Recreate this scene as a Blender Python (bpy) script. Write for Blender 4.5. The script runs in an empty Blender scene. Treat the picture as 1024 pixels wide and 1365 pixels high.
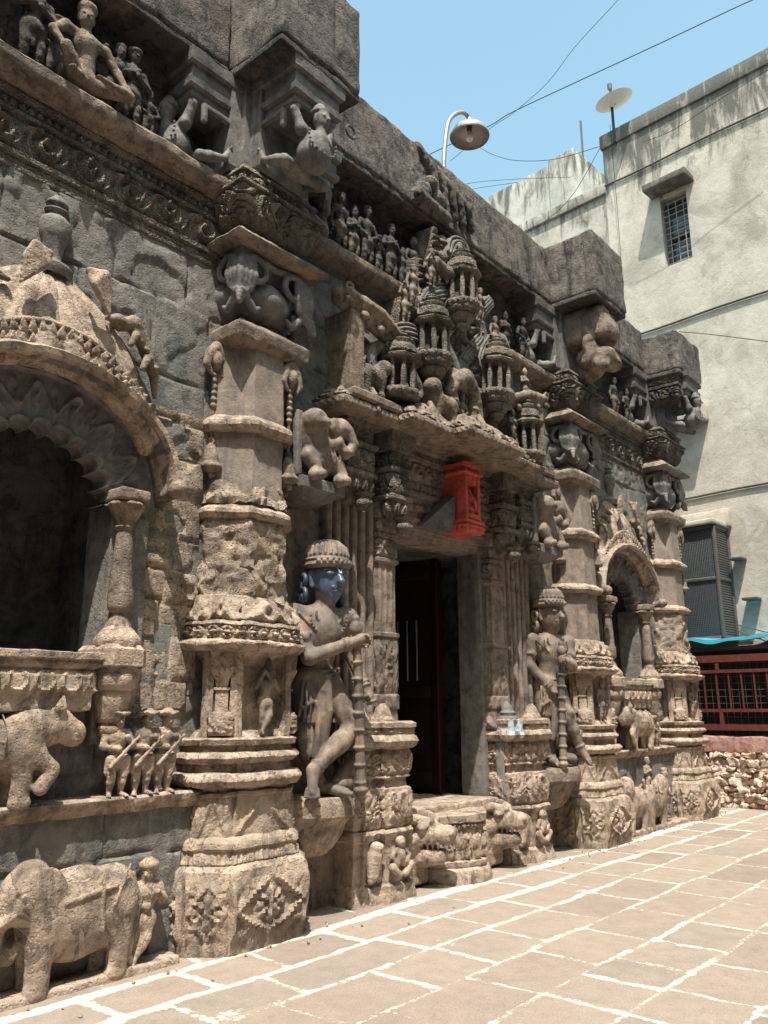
import bpy, math, random
import numpy as np

# ------------------------------------------------------------------ camera, sky, sun, exposure
scene = bpy.context.scene
R_ = math.radians
CAM = np.array([0.0, -3.6, 1.5]); FPX = 1100.0
_p, _r, _y = R_(13.45), R_(-0.25), R_(40.25)
FW = np.array([math.cos(_y)*math.cos(_p), math.sin(_y)*math.cos(_p), math.sin(_p)])
RT = np.cross(FW, [0, 0, 1.0]); RT /= np.linalg.norm(RT)
UP = np.cross(RT, FW)
RT, UP = RT*math.cos(_r)+UP*math.sin(_r), UP*math.cos(_r)-RT*math.sin(_r)
cam_data = bpy.data.cameras.new('camera'); cam = bpy.data.objects.new('camera', cam_data)
scene.collection.objects.link(cam); scene.camera = cam
cam_data.sensor_fit = 'HORIZONTAL'; cam_data.sensor_width = 36.0
cam_data.lens = 36.0*FPX/1024.0; cam_data.clip_start = 0.05; cam_data.clip_end = 3000
from mathutils import Matrix, Vector
M = Matrix(((RT[0], UP[0], -FW[0], CAM[0]), (RT[1], UP[1], -FW[1], CAM[1]), (RT[2], UP[2], -FW[2], CAM[2]), (0, 0, 0, 1)))
cam.matrix_world = M

SUN_DIR = np.array([0.35, 0.29, -1.0]); SUN_DIR /= np.linalg.norm(SUN_DIR)      # the way the light travels
sun_el = math.asin(-SUN_DIR[2]); sun_az = math.atan2(-SUN_DIR[0], -SUN_DIR[1])   # azimuth from +Y towards +X
world = bpy.data.worlds.new('World'); scene.world = world; world.use_nodes = True
wn = world.node_tree.nodes; wl = world.node_tree.links
for n in list(wn): wn.remove(n)
wo = wn.new('ShaderNodeOutputWorld'); wb = wn.new('ShaderNodeBackground'); ws = wn.new('ShaderNodeTexSky')
ws.sky_type = 'NISHITA'; ws.sun_disc = False; ws.sun_elevation = sun_el; ws.sun_rotation = sun_az
ws.air_density = 1.3; ws.dust_density = 3.5; ws.ozone_density = 1.0; ws.altitude = 500
wb.inputs['Strength'].default_value = 0.15
wt = wn.new('ShaderNodeMix'); wt.data_type = 'RGBA'; wt.blend_type = 'MULTIPLY'; wt.inputs[0].default_value = 1.0; wt.inputs[7].default_value = (1.30, 1.46, 1.17, 1)   # a pale turquoise noon
wl.new(ws.outputs['Color'], wt.inputs[6]); wl.new(wt.outputs[2], wb.inputs['Color']); wl.new(wb.outputs['Background'], wo.inputs['Surface'])
sd = bpy.data.lights.new('sun', 'SUN'); sd.energy = 5.0; sd.angle = R_(0.53); sd.color = (1.0, 0.95, 0.86)
so = bpy.data.objects.new('sun', sd); scene.collection.objects.link(so)
so.rotation_euler = Vector(SUN_DIR).to_track_quat('-Z', 'Y').to_euler()
scene.view_settings.view_transform = 'Standard'; scene.view_settings.look = 'None'
scene.view_settings.exposure = 0.72; scene.view_settings.gamma = 1.0; scene.view_settings.use_curve_mapping = False
scene.render.engine = 'CYCLES'; scene.cycles.max_bounces = 6; scene.cycles.diffuse_bounces = 4
scene.cycles.use_denoising = True

# ------------------------------------------------------------------ placing helpers
def ray(px, py): return FW + RT*(px-512)/FPX - UP*(py-682.5)/FPX
def at(px, py, Y):
    d = ray(px, py); return CAM + d*((Y-CAM[1])/d[1])
def atx(px, py, X):
    d = ray(px, py); return CAM + d*((X-CAM[0])/d[0])
def atb(px, py, X0):                       # a point of the far building's face
    n = np.array([math.cos(R_(-4)), math.sin(R_(-4)), 0]); P = np.array([X0, 0, 0.])
    d = ray(px, py); return CAM + d*(((P-CAM)@n)/(d@n))

# ------------------------------------------------------------------ noise
def _hash(ix, iy, iz, seed):
    h = (ix*374761393 + iy*668265263 + iz*1274126177 + seed*974711) & 0xFFFFFFFF
    h = ((h ^ (h >> 13))*1103515245) & 0xFFFFFFFF
    h = ((h ^ (h >> 16))*2246822519) & 0xFFFFFFFF
    return ((h >> 8) & 0xFFFF)/32767.5 - 1.0
def vnoise(p, seed=0):
    p = np.asarray(p, np.float64); f = np.floor(p); i = f.astype(np.int64); t = p-f; t = t*t*(3-2*t)
    x, y, z = i[..., 0], i[..., 1], i[..., 2]; r = 0
    for a in (0, 1):
        wx = t[..., 0] if a else 1-t[..., 0]
        for b in (0, 1):
            wy = t[..., 1] if b else 1-t[..., 1]
            for c in (0, 1):
                wz = t[..., 2] if c else 1-t[..., 2]
                r = r + wx*wy*wz*_hash(x+a, y+b, z+c, seed)
    return r
def fbm(p, seed=0, octv=3):
    r = 0; a = 1.0; p = np.asarray(p, float)
    for k in range(octv):
        r = r + a*vnoise(p*2.03**k + 17.3*k, seed+k); a *= .5
    return r
def noise2(a, b, seed=0):
    return vnoise(np.stack([a, b, np.zeros_like(a)+seed*.37], -1), seed)

# ------------------------------------------------------------------ objects
C = scene.collection
def new_mesh(name, V, F, mat, smooth=True, sharp=38):
    V = np.asarray(V, np.float32); F = np.asarray(F, np.int32)
    me = bpy.data.meshes.new(name)
    n, k = F.shape
    keep = np.ones(F.shape, bool)
    for i in range(k): keep[:, i] &= F[:, i] != F[:, i-1]       # a corner given twice makes a triangle
    tot = keep.sum(1); F = F[tot > 2]; keep = keep[tot > 2]; tot = tot[tot > 2].astype(np.int32); n = len(F); fl = F[keep]
    me.vertices.add(len(V)); me.vertices.foreach_set('co', V.ravel())
    me.loops.add(len(fl)); me.loops.foreach_set('vertex_index', fl.astype(np.int32))
    me.polygons.add(n); me.polygons.foreach_set('loop_start', np.concatenate([[0], np.cumsum(tot)[:-1]]).astype(np.int32))
    me.polygons.foreach_set('loop_total', tot)
    me.polygons.foreach_set('use_smooth', np.full(n, smooth))
    me.update(calc_edges=True); me.validate()
    if smooth and sharp: me.set_sharp_from_angle(angle=R_(sharp))
    if mat: me.materials.append(mat)
    return me
def wloc(o):
    l = np.zeros(3)
    while o is not None: l = l+np.array(o.location); o = o.parent
    return l
def thing(name, label, cat, loc=(0, 0, 0), group=None):
    o = bpy.data.objects.new(name, None); C.objects.link(o); o.empty_display_size = .1
    o.location = [float(v) for v in loc]; o['label'] = label; o['category'] = cat
    if group: o['group'] = group
    return o
def part(name, vf, mat, parent, label=None, smooth=True, sharp=38):
    """a mesh whose vertices are given in world coordinates, hung under its thing"""
    V, F = vf
    o = bpy.data.objects.new(name, new_mesh(name, np.asarray(V)-wloc(parent), F, mat, smooth, sharp))
    C.objects.link(o); o.parent = parent
    if label: o['label'] = label
    return o
def solo(name, vf, mat, label, cat, group=None, kind=None, smooth=True, sharp=38):
    V, F = vf; V = np.asarray(V)
    base = np.array([V[:, 0].mean(), V[:, 1].mean(), V[:, 2].min()])
    o = bpy.data.objects.new(name, new_mesh(name, V-base, F, mat, smooth, sharp)); C.objects.link(o); o.location = base
    if label: o['label'] = label
    if cat: o['category'] = cat
    if group: o['group'] = group
    if kind: o['kind'] = kind
    return o
def copy_tree(o, parent=None):
    c = o.copy(); C.objects.link(c); c.parent = parent
    for ch in list(o.children): copy_tree(ch, c)
    return c

# ------------------------------------------------------------------ mesh makers: all return (V, F) in world coordinates
def join(*vfs):
    Vs, Fs, n = [], [], 0
    for V, F in vfs:
        V = np.asarray(V); F = np.asarray(F)
        Vs.append(V); Fs.append(F+n); n += len(V)
    return np.concatenate(Vs), np.concatenate(Fs)
def grid_faces(nu, nv, wrap=False, off=0):
    i = np.arange(nu if wrap else nu-1)[:, None]; j = np.arange(nv-1)[None, :]
    a = i*nv+j; b = ((i+1) % nu)*nv+j
    return np.stack([a, b, b+1, a+1], -1).reshape(-1, 4)+off
def rough(V, amp=.006, freq=6., seed=0, octv=3):
    V = np.asarray(V, float)
    if amp == 0: return V
    amp, freq = amp*.62, freq*1.7
    d = np.stack([fbm(V*freq, seed+11*k, octv) for k in range(3)], -1)
    return V+d*amp
def block(c, s, rot=0., bev=.02, amp=.006, freq=5., du=.06, seed=0, tilt=None, maxn=60):
    """a rounded, slightly uneven stone block of size s centred at c"""
    s = np.array(s, float); bev = min(bev, .45*s.min()); allV, allF, n = [], [], 0
    def ticks(L):
        m = int(min(maxn, max(2, round(L/du))))
        t = np.linspace(-L/2+bev, L/2-bev, m+1)
        e = np.array([-L/2, -L/2+bev*.35])
        return np.concatenate([e, t, -e[::-1]])
    T = [ticks(v) for v in s]
    for ax in range(3):
        u, v = (ax+1) % 3, (ax+2) % 3
        A, B = np.meshgrid(T[u], T[v], indexing='ij')
        for sg in (-1, 1):
            P = np.zeros(A.shape+(3,)); P[..., u] = A; P[..., v] = B; P[..., ax] = sg*s[ax]/2
            f = grid_faces(A.shape[0], A.shape[1])
            if sg < 0: f = f[:, ::-1]
            allV.append(P.reshape(-1, 3)); allF.append(f+n); n += P.size//3
    V = np.concatenate(allV); F = np.concatenate(allF)
    _, ia, inv = np.unique(np.round(V, 5), axis=0, return_index=True, return_inverse=True)
    V = V[ia]; F = inv.reshape(-1)[F]
    q = np.clip(V, -(s/2-bev), s/2-bev); d = V-q; L = np.linalg.norm(d, axis=1, keepdims=True); L[L == 0] = 1
    V = q+d/L*np.minimum(L, bev)
    if tilt is not None: V = V@np.array(tilt).T
    if rot: ca, sa = math.cos(rot), math.sin(rot); V = V@np.array([[ca, sa, 0], [-sa, ca, 0], [0, 0, 1]])
    V = V+np.array(c, float)
    return rough(V, amp, freq, seed), F
def box(x0, x1, y0, y1, z0, z1, **k):
    return block(((x0+x1)/2, (y0+y1)/2, (z0+z1)/2), (abs(x1-x0), abs(y1-y0), abs(z1-z0)), **k)
def loft(plan, prof, closed=False, ds=.04, dz=.03, amp=.006, freq=6., seed=0, capt=True, capb=False, orn=None):
    """plan: XY polyline with its outside on the right hand; prof: list of (z, offset[, ornament, depth]) from bottom to top.
    An ornament belongs to the band above its level."""
    P = np.array(plan, float); n = len(P)
    seg = np.roll(P, -1, 0)-P if closed else P[1:]-P[:-1]
    L = np.linalg.norm(seg, axis=1); d = seg/L[:, None]; nr = np.stack([d[:, 1], -d[:, 0]], 1)
    mit = np.zeros((n, 2))
    for i in range(n):
        if closed: a, b = nr[i-1], nr[i]
        elif i == 0: a = b = nr[0]
        elif i == n-1: a = b = nr[-1]
        else: a, b = nr[i-1], nr[i]
        m = (a+b); m /= max(np.linalg.norm(m), 1e-6); mit[i] = m/max(.35, m@a)
    base, mits, nors, us, sg, ss, Ls = [], [], [], [], [], [], []
    acc = 0
    for i in range(len(seg)):
        m = max(1, int(round(L[i]/ds))); j = (i+1) % n
        for t in np.linspace(0, 1, m+1)[: (m if (i < len(seg)-1 or closed) else m+1)]:
            base.append(P[i]*(1-t)+P[j]*t); mits.append(mit[i]*(1-t)+mit[j]*t); nors.append(nr[i]); us.append(t); sg.append(i); ss.append(acc+L[i]*t); Ls.append(L[i])
        acc += L[i]
    base = np.array(base); mits = np.array(mits); nors = np.array(nors); us = np.array(us); sg = np.array(sg); ss = np.array(ss); Ls = np.array(Ls)
    zs, of, dsp = [], [], []
    K = len(prof)
    for k in range(K-1):
        z0, o0 = prof[k][:2]; z1, o1 = prof[k+1][:2]
        has = len(prof[k]) > 2 and prof[k][2] is not None
        m = max(1, int(round(math.hypot(z1-z0, o1-o0)/(min(dz, .012 if has and z1-z0 < .3 else dz)))))
        last = k == K-2
        for t in np.linspace(0, 1, m+1)[: m+1 if last else m]:
            zs.append(z0+(z1-z0)*t); of.append(o0+(o1-o0)*t)
            if has: dsp.append(prof[k][3]*prof[k][2](ss, us, Ls, sg, t, z1-z0)*min(1., 6*min(t, 1-t)+.0))
            else: dsp.append(np.zeros(len(ss)))
    zs = np.array(zs); of = np.array(of); dsp = np.array(dsp)          # (nz, ns)
    X = base[None]+mits[None]*of[:, None, None]+nors[None]*dsp[:, :, None]
    V = np.concatenate([X, np.broadcast_to(zs[:, None, None], X.shape[:2]+(1,))], -1)   # nz, ns, 3
    nz, ns = V.shape[:2]
    V = np.transpose(V, (1, 0, 2)).reshape(-1, 3)
    F = grid_faces(ns, nz, closed)
    V = rough(V, amp, freq, seed)
    Vs, Fs = [V], [F]; cnt = len(V)
    for top, do in ((nz-1, capt), (0, capb)):
        if not do: continue
        ring = V[np.arange(ns)*nz+top]
        if closed:
            c = ring.mean(0); Vs.append(np.concatenate([ring, c[None]]))
            i = np.arange(ns); f = np.stack([cnt+i, cnt+(i+1) % ns, np.full(ns, cnt+ns), np.full(ns, cnt+ns)], 1)
            f = np.stack([cnt+i, cnt+(i+1) % ns, np.full(ns, cnt+ns)], 1)
            f4 = np.concatenate([f, f[:, 2:]], 1)
            Fs.append(f4 if top else f4[:, ::-1]); cnt += ns+1
        else:                                                  # close towards the chord between both ends
            a, b = ring[0], ring[-1]; t = (ss/ss[-1])[:, None]; t = np.clip(((ring-a)@(b-a))/max(1e-9, (b-a)@(b-a)), 0, 1)[:, None]
            ch = a+(b-a)*t; VV = np.stack([ring, ch], 1).reshape(-1, 3); Vs.append(VV)
            f = grid_faces(ns, 2, False, cnt); Fs.append(f if top else f[:, ::-1]); cnt += 2*ns
    V = np.concatenate(Vs); F = np.concatenate(Fs)
    return V, F
def lathe(c, prof, n=24, amp=.003, freq=8, seed=0, lobes=0, lobe=.0, sx=1., sy=1., half=False):
    """prof: (z, r) from bottom to top, round c"""
    th = np.linspace(0, 2*math.pi, n, endpoint=False)
    z = np.array([p[0] for p in prof]); r = np.array([p[1] for p in prof])
    rr = r[None]*np.ones((n, 1))*(1+(lobe*np.abs(np.cos(th*lobes/2))[:, None] if lobes else 0))
    V = np.stack([c[0]+rr*np.cos(th)[:, None]*sx, c[1]+rr*np.sin(th)[:, None]*sy, c[2]+np.broadcast_to(z, rr.shape)], -1).reshape(-1, 3)
    F = grid_faces(n, len(z), True)
    return rough(V, amp, freq, seed), F
def smooth_prof(pts, m=4):
    """Catmull-Rom through (z, r) pairs"""
    p = np.array(pts, float); p = np.concatenate([p[:1], p, p[-1:]]); out = []
    for i in range(1, len(p)-2):
        for t in np.linspace(0, 1, m, endpoint=False):
            out.append(.5*(2*p[i]+(p[i+1]-p[i-1])*t+(2*p[i-1]-5*p[i]+4*p[i+1]-p[i+2])*t*t+(3*p[i]-p[i-1]-3*p[i+1]+p[i+2])*t**3))
    out.append(p[-2]); return np.array(out)
def tube(pts, r, n=8, closed_ends=True):
    P = np.array(pts, float); r = np.broadcast_to(np.asarray(r, float), (len(P),))
    T = np.gradient(P, axis=0); T /= np.maximum(np.linalg.norm(T, axis=1, keepdims=True), 1e-9)
    a = np.cross(T, [0.13, .31, 1.]); a /= np.maximum(np.linalg.norm(a, axis=1, keepdims=True), 1e-9); b = np.cross(T, a)
    th = np.linspace(0, 2*math.pi, n, endpoint=False)
    V = P[:, None]+r[:, None, None]*(a[:, None]*np.cos(th)[None, :, None]+b[:, None]*np.sin(th)[None, :, None])
    V = np.transpose(V, (1, 0, 2)).reshape(-1, 3); m = len(P)
    F = grid_faces(n, m, True)
    if closed_ends:
        V = np.concatenate([V, P[:1], P[-1:]]); k = n*m; i = np.arange(n)
        F = np.concatenate([F, np.stack([i*m, np.full(n, k), np.full(n, k), ((i+1) % n)*m], 1)[:, ::-1], np.stack([i*m+m-1, np.full(n, k+1), np.full(n, k+1), ((i+1) % n)*m+m-1], 1)])
    return V, F
def bar(a, b, w, h=None):
    """a plain square bar from a to b"""
    a = np.array(a, float); b = np.array(b, float); h = h or w
    t = (b-a)/np.linalg.norm(b-a); u = np.cross(t, [0, 0, 1.]);
    if np.linalg.norm(u) < 1e-4: u = np.array([1., 0, 0])
    u /= np.linalg.norm(u); v = np.cross(u, t)
    V = [p+su*u*w/2+sv*v*h/2 for p in (a, b) for su, sv in ((-1, -1), (1, -1), (1, 1), (-1, 1))]
    F = [[0, 1, 5, 4], [1, 2, 6, 5], [2, 3, 7, 6], [3, 0, 4, 7], [3, 2, 1, 0], [4, 5, 6, 7]]
    return np.array(V), np.array(F)
def relief(o, u, v, W, H, func, amp=.02, du=.012, back=.05, namp=.003, seed=0):
    """a carved slab: o lower left corner, u and v unit directions, outward = u x v"""
    o = np.array(o, float); u = np.array(u, float); v = np.array(v, float); n = np.cross(u, v)
    nu, nv = max(4, int(W/du)), max(4, int(H/du))
    A, B = np.meshgrid(np.linspace(0, 1, nu), np.linspace(0, 1, nv), indexing='ij')
    h = func(A*W, B*H, W, H)*amp
    P = o+A[..., None]*W*u+B[..., None]*H*v+h[..., None]*n
    P[[0, -1], :] -= (h[[0, -1], :, None]+back)*n; P[:, [0, -1]] -= (h[:, [0, -1], None]*0+back)*n*1.0
    V = rough(P.reshape(-1, 3), namp, 9, seed)
    return V, grid_faces(nu, nv)
# ------------------------------------------------------------------ carving: signed distance fields meshed with surface nets
def _rotm(rx=0, ry=0, rz=0):
    cx, sx, cy, sy, cz, sz = math.cos(rx), math.sin(rx), math.cos(ry), math.sin(ry), math.cos(rz), math.sin(rz)
    return np.array([[cz, -sz, 0], [sz, cz, 0], [0, 0, 1]])@np.array([[cy, 0, sy], [0, 1, 0], [-sy, 0, cy]])@np.array([[1, 0, 0], [0, cx, -sx], [0, sx, cx]])
class Sculpt:
    def __init__(s, vox=.012, k=.02): s.vox = vox; s.k = k; s.p = []
    def _add(s, f, lo, hi, k, cut): s.p.append((f, np.array(lo, float), np.array(hi, float), s.k if k is None else k, cut)); return s
    def cap(s, a, b, ra, rb=None, k=None, cut=False):
        a = np.array(a, float); b = np.array(b, float); rb = ra if rb is None else rb; ba = b-a; L = max(ba@ba, 1e-9); r = max(ra, rb)
        def f(p):
            t = np.clip(((p-a)@ba)/L, 0, 1); return np.linalg.norm(p-a-t[..., None]*ba, axis=-1)-(ra+(rb-ra)*t)
        return s._add(f, np.minimum(a, b)-r, np.maximum(a, b)+r, k, cut)
    def path(s, pts, rs, k=None, cut=False):
        pts = [np.array(q, float) for q in pts]; rs = [rs]*len(pts) if np.isscalar(rs) else rs
        def f(p):
            d = None
            for i in range(len(pts)-1):
                a, b = pts[i], pts[i+1]; ba = b-a; L = max(ba@ba, 1e-9); t = np.clip(((p-a)@ba)/L, 0, 1)
                e = np.linalg.norm(p-a-t[..., None]*ba, axis=-1)-(rs[i]+(rs[i+1]-rs[i])*t)
                d = e if d is None else np.minimum(d, e)
            return d
        A = np.array(pts); r = max(rs)
        return s._add(f, A.min(0)-r, A.max(0)+r, k, cut)
    def ell(s, c, r, R=None, k=None, cut=False):
        c = np.array(c, float); r = np.array(r, float)*np.ones(3)
        def f(p):
            q = p-c
            if R is not None: q = q@R
            k0 = np.linalg.norm(q/r, axis=-1); k1 = np.linalg.norm(q/(r*r), axis=-1)
            return k0*(k0-1)/np.maximum(k1, 1e-6)
        m = r.max() if R is not None else r
        return s._add(f, c-m, c+m, k, cut)
    def box(s, c, h, R=None, rnd=.01, k=None, cut=False):
        c = np.array(c, float); h = np.array(h, float); rnd = min(rnd, h.min()*.9)
        def f(p):
            q = p-c
            if R is not None: q = q@R
            q = np.abs(q)-(h-rnd); return np.linalg.norm(np.maximum(q, 0), axis=-1)+np.minimum(q.max(-1), 0)-rnd
        m = np.linalg.norm(h) if R is not None else h
        return s._add(f, c-m, c+m, k, cut)
    def tor(s, c, ax, R, r, k=None, cut=False):
        c = np.array(c, float); ax = np.array(ax, float); ax /= np.linalg.norm(ax)
        def f(p):
            q = p-c; h = q@ax; w = np.linalg.norm(q-h[..., None]*ax, axis=-1); return np.hypot(w-R, h)-r
        return s._add(f, c-R-r, c+R+r, k, cut)
    def lat(s, c, prof, k=None, cut=False, sx=1., sy=1.):
        c = np.array(c, float); z = np.array([q[0] for q in prof]); r = np.array([q[1] for q in prof]); m = r.max()
        def f(p):
            q = p-c; w = np.hypot(q[..., 0]/sx, q[..., 1]/sy); R = np.interp(q[..., 2], z, r)
            return np.maximum((w-R)*.75*min(sx, sy), np.maximum(z[0]-q[..., 2], q[..., 2]-z[-1]))
        return s._add(f, c+[-m*sx, -m*sy, z[0]], c+[m*sx, m*sy, z[-1]], k, cut)
    def mesh(s, amp=.003, freq=14, seed=0):
        h = s.vox; lo = np.min([q[1] for q in s.p if not q[4]], 0)-4*h; hi = np.max([q[2] for q in s.p if not q[4]], 0)+4*h
        n = np.ceil((hi-lo)/h).astype(int)+1; G = np.full(n, 9.0, np.float32)
        ax = [lo[i]+h*np.arange(n[i]) for i in range(3)]
        for f, a, b, k, cut in s.p:
            pad = k+3*h
            i0 = np.clip(np.floor((a-pad-lo)/h).astype(int), 0, n); i1 = np.clip(np.ceil((b+pad-lo)/h).astype(int)+1, 0, n)
            if np.any(i1 <= i0): continue
            P = np.stack(np.meshgrid(*[ax[i][i0[i]:i1[i]] for i in range(3)], indexing='ij'), -1)
            d = f(P); sl = tuple(slice(i0[i], i1[i]) for i in range(3)); g = G[sl]
            if cut:
                d = -d; t = np.clip(.5-.5*(g-d)/max(k*.5, 1e-6), 0, 1); G[sl] = g*(1-t)+d*t+max(k*.5, 1e-6)*t*(1-t)
            elif k > 0:
                t = np.clip(.5+.5*(g-d)/k, 0, 1); G[sl] = g*(1-t)+d*t-k*t*(1-t)
            else: G[sl] = np.minimum(g, d)
        return surface_net(G, lo, h, amp, freq, seed)
def surface_net(G, lo, h, amp, freq, seed):
    S = G < 0
    nx, ny, nz = G.shape
    cnt = np.zeros((nx-1, ny-1, nz-1), np.int8)
    for a in (0, 1):
        for b in (0, 1):
            for c in (0, 1): cnt += S[a:nx-1+a, b:ny-1+b, c:nz-1+c]
    act = np.argwhere((cnt > 0) & (cnt < 8)); idx = np.full(cnt.shape, -1, np.int64); idx[tuple(act.T)] = np.arange(len(act))
    cor = np.array([[a, b, c] for a in (0, 1) for b in (0, 1) for c in (0, 1)])
    val = np.stack([G[act[:, 0]+a, act[:, 1]+b, act[:, 2]+c] for a, b, c in cor], 1)
    acc = np.zeros((len(act), 3)); num = np.zeros(len(act))
    for i in range(8):
        for j in range(i+1, 8):
            if np.abs(cor[i]-cor[j]).sum() != 1: continue
            a, b = val[:, i], val[:, j]; m = (a < 0) != (b < 0); t = np.where(m, a/np.where(m, a-b, 1), 0)
            acc += np.where(m[:, None], cor[i]+t[:, None]*(cor[j]-cor[i]), 0); num += m
    V = lo+h*(act+acc/num[:, None])
    F = []
    for ax in range(3):
        o = [(ax+1) % 3, (ax+2) % 3]
        sl0 = [slice(None)]*3; sl1 = [slice(None)]*3; sl0[ax] = slice(0, -1); sl1[ax] = slice(1, None)
        A = S[tuple(sl0)]; B = S[tuple(sl1)]
        e = np.argwhere(A != B); m = (e[:, o[0]] > 0) & (e[:, o[1]] > 0) & (e[:, o[0]] < G.shape[o[0]]-1) & (e[:, o[1]] < G.shape[o[1]]-1); e = e[m]
        q = []
        for du, dv in ((-1, -1), (0, -1), (0, 0), (-1, 0)):
            g = e.copy(); g[:, o[0]] += du; g[:, o[1]] += dv; q.append(idx[tuple(g.T)])
        q = np.stack(q, 1); fl = A[tuple(e.T)]
        q[~fl] = q[~fl][:, ::-1]; F.append(q)
    F = np.concatenate(F); F = F[(F >= 0).all(1)]
    return rough(V, amp, freq, seed, 2), F

class Frame:
    """a local frame: x along R, o outwards, z up"""
    def __init__(s, base, yaw=0., sc=1., flip=1):
        s.b = np.array(base, float); s.sc = sc; s.f = flip
        s.R = np.array([math.cos(yaw), math.sin(yaw), 0]); s.O = np.array([math.sin(yaw), -math.cos(yaw), 0])
    def __call__(s, x, o, z): return s.b+s.sc*(s.f*x*s.R+o*s.O+np.array([0, 0, z]))

def head(S, c, r, f, up=(0, 0, 1), detail=1, k=None):
    """a head of half height r at c looking along f: skull, jaw, brow, nose, lips, eyes, ears"""
    c = np.array(c, float); f = np.array(f, float); f /= np.linalg.norm(f); up = np.array(up, float); up = up-(up@f)*f; up /= np.linalg.norm(up); sd = np.cross(f, up)
    Rm = np.stack([sd, f, up], 1); kk = r*.16
    S.ell(c+up*r*.18-f*r*.05, (r*.74, r*.84, r*.80), Rm, k)
    S.ell(c-up*r*.38+f*r*.16, (r*.56, r*.60, r*.60), Rm, r*.3)
    S.ell(c-up*r*.80+f*r*.44, r*.20, None, r*.22)
    if detail:
        S.cap(c+up*r*.16+f*r*.74, c-up*r*.22+f*r*.96, r*.085, r*.16, r*.08)
        for e in (-1, 1):
            S.ell(c+up*r*.12+f*r*.66+sd*r*.31*e, (r*.21, r*.16, r*.11), Rm, r*.015)
            S.cap(c+up*r*.30+f*r*.72+sd*r*.12*e, c+up*r*.28+f*r*.58+sd*r*.54*e, r*.07, r*.05, r*.04)
            S.cap(c+up*r*.2-f*r*.05+sd*r*.74*e, c-up*r*.35-f*r*.02+sd*r*.72*e, r*.13, r*.10, r*.05)
        S.cap(c-up*r*.43+f*r*.70-sd*r*.2, c-up*r*.43+f*r*.70+sd*r*.2, r*.085, None, r*.02)
        S.cap(c-up*r*.57+f*r*.67-sd*r*.15, c-up*r*.57+f*r*.67+sd*r*.15, r*.095, None, r*.02)
def hand(S, w, d, r, n=None, curl=.5):
    """palm at w pointing along d, four fingers of unequal length bent towards n, a thumb from the side"""
    w = np.array(w, float); d = np.array(d, float); d /= np.linalg.norm(d)
    n = np.array(n if n is not None else (0, -1, 0), float); n = n-(n@d)*d; n /= np.linalg.norm(n); sd = np.cross(d, n)
    S.ell(w+d*r*1.0, (r*.8, r*.8, r*.9), None, r*.4)
    for i, L in zip((-1.5, -.5, .5, 1.5), (.9, 1.1, 1.15, .95)):
        a = w+d*r*1.5+sd*i*r*.42; b = a+(d*(1-curl*.5)+n*curl*.6)*r*L; c = b+(d*(.8-curl*1.1)+n*curl)*r*L*.8
        S.path([a, b, c], [r*.25, r*.22, r*.18], r*.06)
    a = w+d*r*.6+sd*r*.7; S.path([a, a+(d*.6+sd*.5+n*.5)*r*.8, a+(d*1.1+n*1.1+sd*.3)*r*1.0], [r*.28, r*.25, r*.2], r*.08)
def human(S, J, r, face=None, detail=0, slim=1., hands=False, feet=True):
    """one continuous body through the joints J; r is half the head's height"""
    g = lambda n: np.array(J[n], float)
    ch, wa, pe = g('chest'), g('waist'), g('pelvis')
    ax = g('shR')-g('shL'); ax /= np.linalg.norm(ax); up = ch-pe; up /= np.linalg.norm(up); fr = np.cross(up, ax); fr /= np.linalg.norm(fr); R3 = np.stack([ax, fr, up], 1)
    s = slim
    S.ell(ch, (r*1.30*s, r*.92, r*1.15), R3); S.cap(ch, wa, r*.95*s, r*.80*s, r*.5); S.cap(wa, pe, r*.80*s, r*.98*s, r*.5)
    S.cap(g('shL'), g('shR'), r*.50, None, r*.5)
    S.cap(ch+up*r*.8, g('head')-np.array([0, 0, r*.4]), r*.52, r*.42, r*.3)
    for q in 'LR':
        S.cap(g('sh'+q), g('el'+q), r*.50*s, r*.38*s, r*.35); S.cap(g('el'+q), g('ha'+q), r*.40*s, r*.27*s, r*.15)
        d = g('ha'+q)-g('el'+q); d /= np.linalg.norm(d)
        if hands: hand(S, g('ha'+q), d, r*.34, J.get('n'+q), J.get('curl', .6))
        else: S.ell(g('ha'+q)+d*r*.25, r*.36, None, r*.1)
        hp = g('hip'+q)
        S.cap(hp, g('kn'+q), r*.78*s, r*.52*s, r*.4); kn, an = g('kn'+q), g('an'+q); m = kn*.66+an*.34
        S.cap(kn, m, r*.50*s, r*.50*s, r*.2); S.cap(m, an, r*.50*s, r*.30*s, r*.2)
        if feet:
            t = g('toe'+q); S.cap(an, t, r*.34, r*.22, r*.15)
            if detail:
                dd = t-an; dd /= np.linalg.norm(dd); sdv = np.cross(dd, [0, 0, 1.]);
                if np.linalg.norm(sdv) < .3: sdv = ax
                sdv = sdv/np.linalg.norm(sdv)
                for i in range(-2, 3): S.cap(t+sdv*i*r*.12-dd*r*.1, t+sdv*i*r*.15+dd*r*(.28-.04*abs(i)), r*.11, r*.09, r*.04)
    head(S, g('head'), J.get('rh', r), face if face is not None else fr, detail=1 if (detail or r > .04) else 0)
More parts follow.
